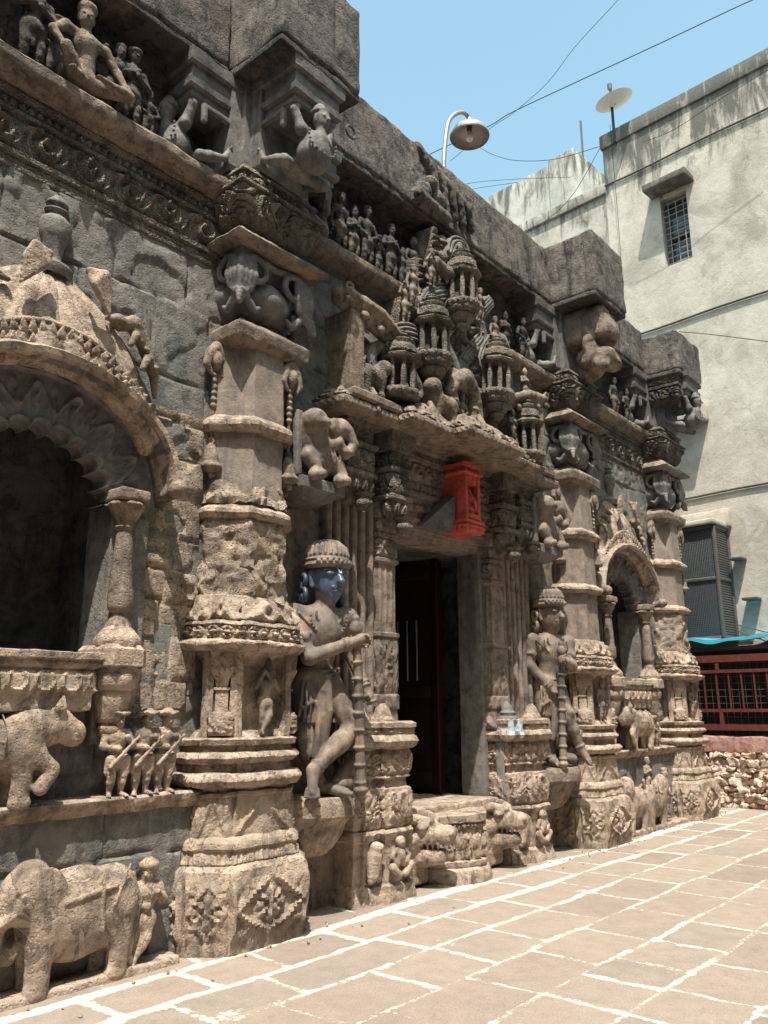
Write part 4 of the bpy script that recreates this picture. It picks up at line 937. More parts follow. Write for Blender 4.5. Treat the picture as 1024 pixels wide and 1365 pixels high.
# the end of the porch and the mass behind
part('end_wall', box(P3+.3, P3+.42, 1.36, 9, -.1, 6.5, bev=.02, amp=.012, du=.12, maxn=80), S_WALL, tw)
part('roof', box(-3, P3+.40, 2.41, 9, 6.2, 6.9, bev=.03, amp=.015, du=.3), S_TOP, tw)

sp = chsq(P1, CY, .362, .213)
part('eroded_skin', loft(sp, [(2.27, .03), (2.40, .025), (2.62, .018), (2.80, .02), (2.90, .0)], amp=.050, freq=5.5, seed=91, ds=.016, dz=.016, capt=False), S_RUB, pil[0], label='crumbling eroded lower shaft')
part('eroded_skin', loft(sp, [(2.98, .03), (3.06, .02), (3.13, .0)], amp=.055, freq=6, seed=93, ds=.016, dz=.016, capt=False), S_RUB, pil[0])
sp3 = chsq(P3, CY, .362, .213)
part('eroded_skin', loft(sp3, [(2.27, .03), (2.5, .025), (2.80, .02), (2.90, .0)], amp=.050, freq=5.5, seed=95, ds=.02, dz=.02, capt=False), S_RUB, pil[2])
part('rubble_strip', masonry(3.10, 3.62, 1.45, 3.62, YW-.022, 77, course=(.22, .36), wid=(.2, .34), gap=.02, bulge=.03, peel=.03, amp=.01), S_RUB, tw)
# ------------------------------------------------------------------ arched shrine niches
def sweep(xc, zs, a, b, sec, th0, th1, n, Y0, lob=0., nl=0, ins=0.):
    """a cross-section (list of (radial, y)) carried along a half ellipse"""
    th = np.linspace(th0, th1, n); V = []
    for q in th:
        cx, cz = math.cos(q), math.sin(q); nx, nz = cx/a, cz/b; L = math.hypot(nx, nz); nx /= L; nz /= L
        lo = lob*abs(math.sin(nl*q)) if nl else 0
        for (r, y) in sec: V.append((xc+a*cx+(r+lo*(1 if r > .02 else 0))*nx, Y0+y, zs+b*cz+(r+lo*(1 if r > .02 else 0))*nz))
    m = len(sec); F = grid_faces(n, m)
    return np.array(V), F
def make_niche(label):
    xc = XN1
    t = thing('shrine_niche', label, 'niche', (xc, YW, 1.5))
    # recess
    x0, x1, yb = xc-.62, xc+.62, 1.95
    rec = join(*[(np.array(v, float), np.array([[0, 1, 2, 3]])) for v in (
        [(x0, yb, 1.75), (x1, yb, 1.75), (x1, yb, 3.5), (x0, yb, 3.5)], [(x0, 1.28, 1.75), (x0, yb, 1.75), (x0, yb, 3.5), (x0, 1.28, 3.5)],
        [(x1, yb, 1.75), (x1, 1.28, 1.75), (x1, 1.28, 3.5), (x1, yb, 3.5)], [(x0, 1.1, 1.80), (x1, 1.1, 1.80), (x1, yb, 1.80), (x0, yb, 1.80)], [(x0, yb, 3.5), (x1, yb, 3.5), (x1, 1.28, 3.5), (x0, 1.28, 3.5)])])
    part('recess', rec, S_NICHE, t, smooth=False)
    # arch plate with cusps
    n, m = 420, 40; th = np.linspace(0, math.pi, n); fr_ = (th*11/math.pi) % 1; cus = .86+.14*np.sqrt(np.clip(1-(2*fr_-1)**2, 0, 1))
    zi = 2.80; ix = xc+.52*np.cos(th)*cus; iz = zi+.44*np.sin(th)*cus; ox = xc+.86*np.cos(th); oz = zi+.80*np.sin(th)**.85
    T = np.linspace(0, 1, m)[None]
    X = ix[:, None]*(1-T)+ox[:, None]*T; Z = iz[:, None]*(1-T)+oz[:, None]*T
    s = th[:, None]*.7; w = T*np.ones_like(s)
    k = (s/.135); u = k-np.floor(k)-.5; r = np.hypot(u*1.1, (w-.5)*1.2)*2; a = np.arctan2(w-.5, u)
    H = np.exp(-((w-.07)/.025)**2)*.9+np.exp(-((w-.92)/.03)**2)*.7+(w > .14)*(w < .86)*(np.clip(1-r, 0, 1)*(.6+.4*np.cos(a*2+r*7))+.6*np.exp(-((w-.5-.22*np.sin(k*math.pi))/.06)**2))
    V = np.stack([X, 1.17-.036*H, Z], -1); 
    inn = np.stack([ix*1., np.full(n, 1.34), iz], -1)[:, None]; inn2 = np.stack([ix, np.full(n, 1.25), iz], -1)[:, None]
    V = np.concatenate([inn, inn2, V], 1); M_ = m+2
    part('cusped_arch', (rough(V.reshape(-1, 3), .004, 9), grid_faces(n, M_)[:, ::-1]), S_GREY, t)
    # spandrel jambs either side
    for sg in (-1, 1):
        part('side_jamb', box(xc+sg*.70-.14, xc+sg*.70+.14, 1.19, 1.5, 1.76, 2.84, bev=.01, amp=.006, du=.05, seed=sg+4), S_WALL, t)
    # curved eave with tip knobs
    e = [(-.03, -.02), (.0, -.27), (.015, -.30), (.05, -.31), (.075, -.27), (.15, .0)]
    part('curved_eave', (lambda q: (rough(q[0], .010, 5, 2), q[1][:, ::-1]))(sweep(xc, 2.98, .86, .62, e[::-1], -.06, math.pi+.06, 90, YW)), S_LOW, t)
    part('curved_eave', (lambda q: (rough(q[0], .008, 5, 2), q[1][:, ::-1]))(sweep(xc, 2.98, .86, .62, [(.0, -.268), (-.03, -.02), (-.03, .03)], -.06, math.pi+.06, 90, YW)), S_GREY, t)
    for sg in (-1, 1):
        S = Sculpt(.011, .02); X0 = xc+sg*.875
        S.path([(X0, YW-.02, 2.94), (X0, YW-.22, 2.93), (X0, YW-.30, 2.94)], [.035, .04, .05]); S.ell((X0+sg*.005, YW-.31, 2.95), .062)
        part('eave_tip', S.mesh(.003), S_MID, t)
    # ribbed dome, crest bands, finial
    dm = smooth_prof([(3.10, .86), (3.35, .855), (3.60, .80), (3.82, .71), (4.0, .57), (4.15, .40), (4.26, .23), (4.31, .16)], 6)
    V, F = lathe((xc, YW, 0), dm, 260, .0, lobes=22, lobe=.13, sx=.86, sy=.31)
    cF = V[F].mean(1); F = F[(cF[:, 1] < YW+.02) & (((cF[:, 0]-xc)/.84)**2+((cF[:, 2]-2.98)/.61)**2 > 1)]
    part('ribbed_dome', (rough(V, .007, 6, 4), F), S_LOW, t)
    for a, b, n_, sz, dy in ((.82, .665, 33, .047, .205), (.79, .765, 31, .047, .205)):      # two rows of curled leaves over the eave
        S = Sculpt(.0105, .010)
        for q in np.linspace(.42, math.pi-.42, n_):
            nx, nz = math.cos(q)/a, math.sin(q)/b; L = math.hypot(nx, nz); nx /= L; nz /= L; c = np.array([xc+a*math.cos(q), YW-dy, 3.02+b*math.sin(q)]); N = np.array([nx, 0, nz]); T = np.array([-nz, 0, nx])
            S.ell(c, (sz*.72, .05, sz*.72)); S.path([c-N*sz*.6, c+N*sz*.4-np.array([0, .03, 0]), c+N*sz*1.1-np.array([0, .05, 0])], [sz*.40, sz*.45, sz*.22])
            for g in (-1, 1): S.path([c-N*sz*.5+T*sz*.42*g-np.array([0, .035, 0]), c+N*sz*.5+T*sz*.34*g-np.array([0, .05, 0])], [sz*.16, sz*.12], .004)
        S.path([(xc+(a-.05)*math.cos(q), YW-dy+.06, 3.02+(b-.06)*math.sin(q)) for q in np.linspace(.38, math.pi-.38, 40)], .06, .02)
        part('leaf_crest', S.mesh(.005, 14, n_), S_LOW, t)
    S = Sculpt(.010, .006)
    for q in np.linspace(.4, math.pi-.4, 64): S.ell((xc+.76*math.cos(q), YW-.235, 3.02+.83*math.sin(q)), (.02, .02, .02))
    part('bead_band', S.mesh(.002), S_LOW, t)
    fin = smooth_prof([(4.26, .17), (4.33, .20), (4.37, .10), (4.42, .09), (4.50, .11), (4.58, .155), (4.66, .15), (4.71, .085), (4.735, .12), (4.75, .115), (4.765, .075), (4.79, .11), (4.81, .10), (4.85, .045), (4.87, .02)], 4)
    part('finial', lathe((xc, YW-.02, 0), fin*[1, .70], 32, .005, 6, 2, sy=.8), S_WALL, t)
    for sg in (-1, 1):
        S = Sculpt(.010, .02); b = xc+sg*.46
        S.path([(b, YW-.12, 4.06), (b+sg*.10, YW-.14, 4.10), (b+sg*.2, YW-.13, 3.98), (b+sg*.30, YW-.12, 3.78), (b+sg*.33, YW-.10, 3.64)], [.04, .06, .05, .035, .015]); S.ell((b-sg*.02, YW-.14, 4.08), (.065, .05, .045)); S.cap((b-sg*.05, YW-.16, 4.07), (b-sg*.12, YW-.18, 4.05), .03, .02)
        for u, z in ((.12, 4.02), (.22, 3.88)): S.path([(b+sg*u, YW-.15, z), (b+sg*(u-.05), YW-.22, z-.05), (b+sg*(u-.08), YW-.22, z-.12)], [.03, .025, .02])
        for k in range(6): S.ell((b+sg*(.06+.045*k), YW-.17, 4.1-.055*k+.0*k), (.02, .015, .02), None, .004)
        part('dome_creature', S.mesh(.004), S_MID, t)
        S = Sculpt(.010, .012)
        for k in range(-2, 3): S.path([(xc+sg*.14, YW-.26, 4.28), (xc+sg*(.2+.02*k), YW-.29, 4.24+.025*k), (xc+sg*.30, YW-.27, 4.10+.04*k)], [.02, .028, .012])
        part('dome_leaf', S.mesh(.003), S_LOW, t)
    # colonnettes
    for sg in (-1, 1):
        X0, Y0 = xc+sg*.60, 1.10
        prof = smooth_prof([(2.02, .075), (2.06, .060), (2.10, .045), (2.13, .072), (2.20, .078), (2.27, .074), (2.275, .066), (2.50, .058), (2.62, .050), (2.66, .048)], 4)
        cc = part('colonnette', lathe((X0, Y0, 0), prof, 48, .003, 9, 3, lobes=16, lobe=.05), S_MID, t)
        part('capital', join(lathe((X0, Y0, 0), smooth_prof([(2.64, .05), (2.66, .064), (2.68, .05), (2.72, .07), (2.78, .10), (2.81, .115), (2.835, .09)], 3), 40, .004, lobes=10, lobe=.06), box(X0-.11, X0+.11, Y0-.11, 1.3, 2.83, 2.91, bev=.015, amp=.004, du=.03)), S_MID, cc)
        part('column_base', join(lathe((X0, Y0, 0), smooth_prof([(1.89, .13), (1.93, .135), (1.97, .115), (2.02, .075), (2.05, .07)], 3), 40, .004, lobes=10, lobe=.07), loft(chsq(X0, Y0, .15, .05, 1.3), [(1.76, -.01), (1.77, .0), (1.87, .0), (1.90, -.03)], amp=.005)), S_LOW, cc)
        part('hanging_bud', lathe((X0, Y0+.02, 0), smooth_prof([(1.33, .01), (1.35, .06), (1.39, .075), (1.42, .06), (1.44, .08), (1.50, .095), (1.58, .115), (1.62, .11), (1.64, .14), (1.70, .15), (1.73, .14), (1.77, .14)], 3), 36, .004, lobes=8, lobe=.08), S_LOW, cc)
        part('bracket_block', box(X0-.10, X0+.10, Y0+.06, 1.3, 1.3, 1.78, bev=.008, amp=.004, du=.05), S_WALL, t)
    # balustrade with pendant leaves
    part('balustrade', loft([(xc-.43, 1.25), (xc-.43, 1.02), (xc+.43, 1.02), (xc+.43, 1.25)], [(1.49, -.06), (1.50, -.02), (1.52, -.015), (1.53, -.015, lambda s, us, Ls, sg, t_, h: np.maximum(np.clip((t_-.42+.22*np.cos(s/.085*math.pi)**2*1.0)*6, 0, 1)*.55, np.exp(-((np.hypot(_cell(s, .17)*.17/.068, (t_-.68)*3.0)-.85)/.16)**2)), .04), (1.74, -.015), (1.75, .0), (1.755, .01, o_zig, .008), (1.79, .012), (1.80, .03), (1.835, .03), (1.84, .02)], amp=.005, freq=7, ds=.011, seed=12), S_LOW, t)
    return t
n1 = make_niche('large arched shrine niche with ribbed dome, cut by the left edge')
n2 = copy_tree(n1); n2.location.x = XN2; n2['label'] = 'smaller looking arched shrine niche between the second and the last pillar'
for n in (n1, n2): n['group'] = 'arched shrine niches'
# ------------------------------------------------------------------ doorway
HO = .735                                                    # half of the opening
df = thing('door_frame', 'tall fluted stone door frame round the dark temple doorway', 'door frame', (DC, 1.25, .6))
def flutes(x0, x1, y0, y1, n, flip):
    """plan of a fluted jamb stepping back from the outer edge (x0, y0) to the opening (x1, y1)"""
    pts = []; r = np.random.default_rng(2)
    for i in range(n):
        a = x0+(x1-x0)*i/n; b = x0+(x1-x0)*(i+1)/n; ya = y0+(y1-y0)*i/n; w = b-a
        for t, d in ((0, .03), (.06, -.004), (.16, -.016), (.42, -.022), (.56, -.016), (.64, .0), (.66, .04), (.94, .045)): pts.append((a+w*t, ya+d))
    pts.append((x1, y1)); return pts if not flip else pts[::-1]
for sg in (-1, 1):
    ox, ix = DC+sg*1.66, DC+sg*(HO+.30)
    pl = flutes(ox, ix, 1.22, 1.20, 6, sg > 0)
    if sg < 0: pl = [(ox, 1.5)]+pl+[(ix+.004, 1.4)]
    else: pl = [(ix-.004, 1.4)]+pl+[(ox, 1.5)]
    part('fluted_jamb', loft(pl, [(1.2, 0), (3.34, 0)], ds=.012, dz=.08, amp=.003, freq=4, seed=sg+3, capt=False), S_DOOR, df)
    # narrow pilaster with carved panels beside the opening
    a, b = sorted((DC+sg*(HO+.30), DC+sg*(HO+.06)))
    pp = [(a, 1.4), (a, 1.165), (b, 1.165), (b, 1.4)]
    p = part('pilaster', loft(pp, [(1.30, .012, o_crest, .05), (1.50, .005), (1.505, .018, o_dent, .010), (1.62, .018), (1.63, .006, o_foliage, .022), (2.12, .006), (2.13, .02), (2.16, .02), (2.17, .0), (2.2, -.004, lambda s, us, Ls, sg_, t_, h: np.clip(np.sin(us*math.pi*6), 0, 1), .014), (2.78, -.004), (2.80, .02), (2.83, .02), (2.84, .0, o_foliage, .024), (3.02, .0), (3.03, .02), (3.06, .02), (3.07, .0, o_leaves, .02), (3.2, .0), (3.21, .03), (3.34, .04)], ds=.012, amp=.004, freq=6, seed=sg+11), S_DOOR, df)
    # plain jamb face with the reveal
    a, b = sorted((DC+sg*(HO+.075), DC+sg*HO))
    part('inner_jamb', box(a, b, 1.27, 1.56, .6, 3.17, bev=.006, amp=.004, du=.08, seed=sg+21), S_GREY, df)
def sgn_lin(z): return 0
lx = DC-1.02, DC+1.02
part('lintel', loft([(lx[0], 1.28), (lx[1], 1.28)], [(3.12, -.30), (3.12, .0), (3.16, .005), (3.165, .025), (3.20, .028), (3.205, .05), (3.26, .055), (3.265, .085), (3.30, .09), (3.305, .07), (3.36, .075), (3.37, .11), (3.42, .115), (3.43, .09), (3.50, .10), (3.51, .14), (3.55, .14), (3.56, .11, o_leaves_down, .022), (3.66, .11), (3.67, .13, o_scroll, .032), (3.84, .13), (3.85, .17), (3.89, .17), (3.90, .13, o_bead, .02), (3.95, .13), (3.96, .2), (4.05, .2)], ds=.014, amp=.005, freq=6, seed=31), S_DOOR, df)
for sg in (-1, 1):                                         # hanging carved corbels over the jambs
    for xa, w, yf, z0 in ((1.42, .34, .98, 3.26), (.93, .24, .93, 3.12)):
        x = DC+sg*xa; pl = [(x-w/2, 1.35), (x-w/2, yf+.06), (x+w/2, yf+.06), (x+w/2, 1.35)]
        cb = part('corbel', loft(pl, [(z0, -.09), (z0+.04, -.05), (z0+.06, -.03, o_leaves, .04), (z0+.22, .0), (z0+.23, .03), (z0+.27, .03), (z0+.28, .0, o_foliage, .03), (z0+.48, .0), (z0+.49, .03), (z0+.53, .035), (z0+.54, .0, o_rosette, .02), (z0+.68, .0), (z0+.69, .04), (4.03, .05)], capb=True, ds=.012, amp=.005, freq=7, seed=int(xa*9)+sg), S_CARVE, df)
        part('bud', lathe((x, yf+.02, z0), smooth_prof([(-.10, .01), (-.08, .05), (-.03, .075), (.02, .06), (.05, .09)], 3), 20, .004, lobes=6, lobe=.1), S_CARVE, cb)
# what is behind: passage walls, ceiling, floor
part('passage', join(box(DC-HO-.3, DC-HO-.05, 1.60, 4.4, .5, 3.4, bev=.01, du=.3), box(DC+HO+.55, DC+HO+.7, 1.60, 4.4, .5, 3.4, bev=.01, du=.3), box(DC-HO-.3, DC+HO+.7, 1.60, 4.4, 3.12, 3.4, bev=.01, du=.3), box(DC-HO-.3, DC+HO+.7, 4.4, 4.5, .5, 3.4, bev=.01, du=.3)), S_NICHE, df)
part('sill', box(DC-HO-.08, DC+HO+.08, 1.16, 4.4, .30, .64, bev=.02, amp=.008, du=.08, maxn=40), S_LOW, df)
# dark wooden door leaf standing half open inside
WOOD = plain('dark painted wood', (.007, .004, .004), .42, var=.4, scale=10, bump=.3); DRED = plain('dark red painted wood', (.016, .005, .006), .4, var=.4, scale=10, bump=.3)
dr = thing('wooden_door', 'dark wooden door leaf with pale bars standing open inside the doorway', 'door', (DC+.68, 1.78, .64))
def dl(u0, u1, z0, z1, th_, off=0.): # along the leaf, which swings into the dark
    ang = R_(108); d = np.array([math.cos(ang), math.sin(ang), 0]); n = np.array([-d[1], d[0], 0]); h = np.array([DC+.70, 1.76, 0])
    return block(h+d*(u0+u1)/2+n*off+np.array([0, 0, (z0+z1)/2]), (u1-u0, th_, z1-z0), rot=ang, bev=.006, amp=.002, du=.2)
part('leaf', dl(0, .95, .66, 3.05, .04), WOOD, dr); part('stile', dl(.0, .10, .66, 3.05, .03, .036), DRED, dr); part('stile', dl(.85, .95, .66, 3.05, .03, .036), WOOD, dr)
part('rail', dl(.102, .848, .70, .86, .03, .036), WOOD, dr); part('rail', dl(.102, .848, 1.62, 1.74, .03, .036), WOOD, dr); part('rail', dl(.102, .848, 2.9, 3.04, .03, .036), WOOD, dr)
for k in range(5): part('bar', dl(.26+.11*k, .275+.11*k, 1.80, 2.45, .02, .05), plain('pale metal bar', (.30, .30, .29), .4, .6), dr)
part('jamb_post', box(DC+.60, DC+.70, 1.74, 1.84, .65, 3.1, bev=.008, amp=.002, du=.2), DRED, dr)
# pedestals under the jambs
def o_jar(s, us, Ls, sg, t, h): return o_foliage(s, us, Ls, sg, t, h)*(.35+.65*(np.abs(us-.5) < .36))
for sg, lab in ((-1, 'pale carved door pedestal left of the doorway, beside the blue faced statue'), (1, 'carved door pedestal right of the doorway with blue and white paint marks')):
    t = thing('door_pedestal', lab, 'pedestal', (DC+sg*1.2, 1.1, 0), 'pedestals of the door frame')
    a, b = (DC-1.46, DC-.76) if sg < 0 else (DC+.84, DC+1.56)
    yf = 1.02; w = b-a
    pl = [(a, 1.45), (a, yf+.05), (a+.09, yf+.05), (a+.09, yf+.02), (a+w*.42, yf+.02), (a+w*.42, yf-.03), (b-.07, yf-.03), (b-.0, yf+.05), (b, 1.45)]
    part('lower_block', loft(pl, [(-.05, .045), (.04, .035), (.09, .02), (.12, .02), (.14, -.01), (.16, -.01), (.46, -.015), (.48, .01), (.52, .02), (.545, .0), (.55, -.05)], amp=.016, freq=5, seed=50+sg, ds=.025), S_LOW, t)
    part('upper_block', loft(pl, [(.54, -.03), (.58, .0), (.60, .0, o_jar, .025), (.86, .0), (.87, -.03), (.93, -.035), (.95, .0), (.97, -.012, o_foliage, .03), (1.17, -.01), (1.19, .02), (1.20, .04)], amp=.014, freq=5, seed=53+sg, ds=.014), S_LOW, t)
    part('cap', loft(pl, [(1.18, .02), (1.20, .055), (1.24, .07), (1.28, .05), (1.29, .03, o_rosette, .015), (1.345, .03), (1.35, .05), (1.385, .05), (1.40, .02)], amp=.009, freq=6, seed=56+sg, ds=.02), S_LOW, t)
    for x in ((a+.10, a+.42) if sg < 0 else (b-.12, )):
        part('stone_bud', lathe((x, yf+.10, 1.38), smooth_prof([(-.02, .10), (.03, .105), (.07, .08), (.13, .055), (.17, .02)], 3), 24, .006), S_LOW, t)
    S = Sculpt(.010, .014)
    if sg < 0: cen = [(a+w*.28, yf+.0), (a+w*.66, yf-.04)]
    else: cen = [(a+w*.24, yf+.0), (a+w*.66, yf-.04)]
    (x1, y1), (x2, y2) = cen
    S.cap((x1-.02, y1-.0, .22), (x1+.0, y1, .36), .05, .06); S.ell((x1+.01, y1-.01, .42), .05); S.cap((x1-.05, y1, .18), (x1-.04, y1-.01, .30), .025); S.cap((x1+.05, y1, .18), (x1+.04, y1-.01, .30), .025); S.ell((x1+.04, y1-.04, .43), .025)
    S.ell((x2, y2, .34), (.055, .05, .07)); S.ell((x2, y2-.01, .445), .045)
    for q in (-1, 1): S.path([(x2+q*.05, y2, .38), (x2+q*.11, y2-.01, .33), (x2+q*.05, y2-.03, .29)], .02); S.path([(x2+q*.03, y2, .28), (x2+q*.12, y2-.02, .26), (x2+q*.04, y2-.03, .2)], .03)
    part('panel_figures', S.mesh(.004), S_LOW, t)
WP = plain('flaking white and blue paint', (.42, .46, .50), .5, var=.5, scale=30, rust=(.05, .16, .38), rust_amt=.9)
part('painted_corner', loft([(DC+.855, 1.2), (DC+.855, 1.062), (DC+.99, 1.034), (DC+1.02, 1.034)], [(1.205, .058), (1.24, .073), (1.28, .053), (1.35, .053), (1.385, .053)], capt=False, ds=.02, amp=.003), WP, t)
part('painted_bud', lathe((DC+.95, 1.12, 1.38), smooth_prof([(-.02, .11), (.03, .11), (.05, .085), (.08, .09), (.10, .065), (.15, .05), (.2, .015)], 3), 24, .004), S_GREY, t)
PS = plain('splashed blue paint', (.20, .19, .17), .6, var=.5, scale=9, rust=(.05, .16, .36), rust_amt=1.)
part('paint_streak', box(DC+.824, DC+.836, 1.10, 1.19, .66, 1.18, bev=.004, amp=.008, freq=12, du=.03), PS, t)
# half round step with carved drum
dt_ = thing('drum_step', 'half round carved stone drum serving as the doorway step', 'step', (DC, 1.3, 0))
th = np.linspace(math.pi, 2*math.pi, 60); arc = [(DC+.36*math.cos(q), 1.24+.36*math.sin(q)) for q in th]
def o_dancers(s, us, Ls, sg, t, h):
    u = _cell(s, .15); body = np.exp(-((u-.12*np.sin(t*6))/.13)**2)*(t < .72); hd = np.exp(-(np.hypot(u*.15, (t-.80)*h)/.028)**4); leg = np.exp(-((np.abs(u)-.22+.2*t)/.07)**2)*(t < .45); arm = np.exp(-((np.abs(u)-.3+.25*abs(t-.6))/.07)**2)*(t > .4)*(t < .85)
    return np.maximum.reduce([body, hd, leg, arm])
part('drum', loft([(arc[0][0], 1.5)]+arc+[(arc[-1][0], 1.5)], [(-.05, .06), (.06, .06), (.11, .045), (.13, .01), (.15, .02), (.18, .02), (.19, -.015, o_dancers, .045), (.43, -.015), (.44, -.02, o_leaves_down, .03), (.50, -.005), (.51, .02), (.57, .025), (.585, .0)], amp=.012, freq=5, ds=.013, dz=.012, seed=60), S_LOW, dt_)
# beast heads either side of the step
def beast_head(sg, lab):
    t = thing('stone_gargoyle', lab, 'gargoyle', (DC+sg*.62, 1.1, .25), 'beast heads beside the doorway step')
    F = Frame((DC+sg*.60, 1.24, .0), yaw=R_(16))
    S = Sculpt(.010, .03)
    S.ell(F(0, .02, .40), (.19, .2, .16)); S.cap(F(0, .16, .44), F(0, .37, .44), .13, .09); S.ell(F(0, .40, .46), (.085, .06, .06))
    S.cap(F(0, .1, .26), F(0, .32, .28), .11, .075); S.box(F(0, .30, .355), (.13, .10, .022), rnd=.01, cut=True, k=.01)
    for q in (-1, 1):
        S.ell(F(q*.10, .20, .52), (.055, .06, .05)); S.ell(F(q*.11, .235, .525), .03, k=.008); S.path([F(q*.06, .27, .56), F(q*.14, .16, .585), F(q*.2, .06, .55)], [.03, .04, .03])
        S.path([F(q*.16, .02, .48), F(q*.22, -.02, .42), F(q*.21, .06, .36), F(q*.17, .06, .40)], [.04, .045, .04, .03], .01); S.ell(F(q*.05, .44, .475), .03, k=.01)
        for k in range(4): S.cap(F(q*.07, .18+.05*k, .385), F(q*.07, .18+.05*k, .345), .018, .008, .004)
    for k in range(3): S.path([F(-.15, .02, .28-.06*k), F(0, .13-.03*k, .22-.055*k), F(.15, .02, .28-.06*k)], [.03, .045, .03])
    S.box(F(0, -.02, .28), (.17, .16, .25), rnd=.03)
    part('head', S.mesh(.010, 7, 3), S_LOW, t); return t
beast_head(-1, 'snarling stone beast head left of the drum step'); beast_head(1, 'snarling stone beast head right of the drum step')
# canopy over the door
cv = thing('door_canopy', 'weathered stone canopy with stepped front and scrolled ends over the doorway', 'canopy', (DC, 1.1, 4.0))
pl = [(DC-1.75, 1.3), (DC-1.75, .95), (DC-1.02, .95), (DC-1.02, .78), (DC-.40, .78), (DC-.40, .60), (DC+.40, .60), (DC+.40, .78), (DC+1.02, .78), (DC+1.02, .95), (DC+1.75, .95), (DC+1.75, 1.3)]
part('eave', loft(pl, [(3.985, -.20), (3.99, .05), (4.0, .085), (4.02, .10, o_rope, .014), (4.085, .09), (4.09, .06, o_foliage, .05), (4.20, -.03), (4.28, -.09), (4.30, -.11)], capb=True, amp=.008, freq=6, seed=70, ds=.014), S_MID, cv)
for x, y, w in ((DC-1.4, .89, .24), (DC-.71, .74, .22), (DC-.1, .60, .28), (DC+.71, .74, .22), (DC+1.4, .89, .24)):
    S = Sculpt(.010, .012); F = Frame((x, y+.09, 4.10)); S.ell(F(0, -.05, .05), (w, .12, .13)); S.ell(F(0, -.08, .13), (w*.55, .09, .10))
    for q in (-1, 1):
        for k, (u, z_, R2) in enumerate(((.33, .09, .062), (.75, .06, .05))):
            c = F(q*w*u, .055, z_); S.tor(c, F.O+np.array([0, 0, .5]), R2, .017, .004); S.ell(c, .024, None, .004)
        S.path([F(q*w*.95, .05, .0), F(q*w*1.12, .08, -.03), F(q*w*1.2, .07, .03)], [.045, .05, .03])
        for k in range(3): S.path([F(q*w*(.1+.2*k), .05, .16-.03*k), F(q*w*(.15+.25*k), .09, .05-.03*k)], [.014, .018], .004)
    S.path([F(0, .03, .2), F(0, .08, .1), F(0, .1, .0), F(0, .13, -.05)], [.03, .035, .03, .025], .01)
    part('leaf_scroll', S.mesh(.004, 12), S_MID, cv)
# red painted plaque
rp = thing('red_shrine_plaque', 'small bright red painted niche plaque with a seated figure above the doorway', 'plaque', (DC, .95, 3.2))
rx, ry = DC+.06, .86
part('back_block', box(rx-.115, rx+.115, ry+.11, 1.2, 3.26, 3.86, bev=.01, amp=.005, du=.04), RED, rp)
part('frame', join(box(rx-.13, rx-.08, ry, ry+.12, 3.30, 3.78, bev=.012, amp=.006, du=.03), box(rx+.08, rx+.13, ry, ry+.12, 3.30, 3.78, bev=.012, amp=.006, du=.03), box(rx-.078, rx+.078, ry+.005, ry+.12, 3.68, 3.78, bev=.012, amp=.006, du=.03)), RED, rp)
rpl = [(rx-.125, ry+.25), (rx-.125, ry+.01), (rx+.125, ry+.01), (rx+.125, ry+.25)]
part('cornice', loft(rpl, [(3.77, .0), (3.79, .03), (3.805, .03), (3.81, .0, o_zig, .02), (3.85, .0), (3.86, .025), (3.89, .025), (3.90, -.03)], capb=True, ds=.015, amp=.006), RED, rp)
part('plinth', loft(rpl, [(3.18, .0), (3.19, .02), (3.21, .03, o_leaves_down, .025), (3.27, .015), (3.28, .035), (3.31, .03)], capb=True, ds=.012, amp=.006), RED, rp)
S = Sculpt(.006, .012); F = Frame((rx, ry+.07, 3.31), sc=.85)
S.ell(F(0, .02, .13), (.055, .05, .07)); S.ell(F(0, .03, .27), (.045, .045, .05)); S.path([F(0, .07, .27), F(.01, .10, .2), F(.035, .1, .14)], [.022, .018, .012]); S.cap(F(0, .02, .32), F(0, .02, .40), .038, .012)
for q in (-1, 1): S.ell(F(q*.055, .02, .28), (.026, .013, .034)); S.path([F(q*.05, .02, .2), F(q*.085, .05, .15), F(q*.04, .08, .13)], .018); S.path([F(q*.04, .02, .06), F(q*.085, .07, .05), F(0, .09, .04)], .027)
part('figure', S.mesh(.003), RED, rp)
part('support_wedge', (lambda v: (np.array(v), np.array([[0, 1, 2, 2], [3, 5, 4, 4], [0, 3, 4, 1], [1, 4, 5, 2], [2, 5, 3, 0]])))([(DC-.42, 1.14, 3.22), (rx-.14, .99, 3.56), (rx-.14, .99, 3.20), (DC-.42, 1.2, 3.22), (rx-.14, 1.2, 3.58), (rx-.14, 1.2, 3.20)]), S_GREY, rp, smooth=False)
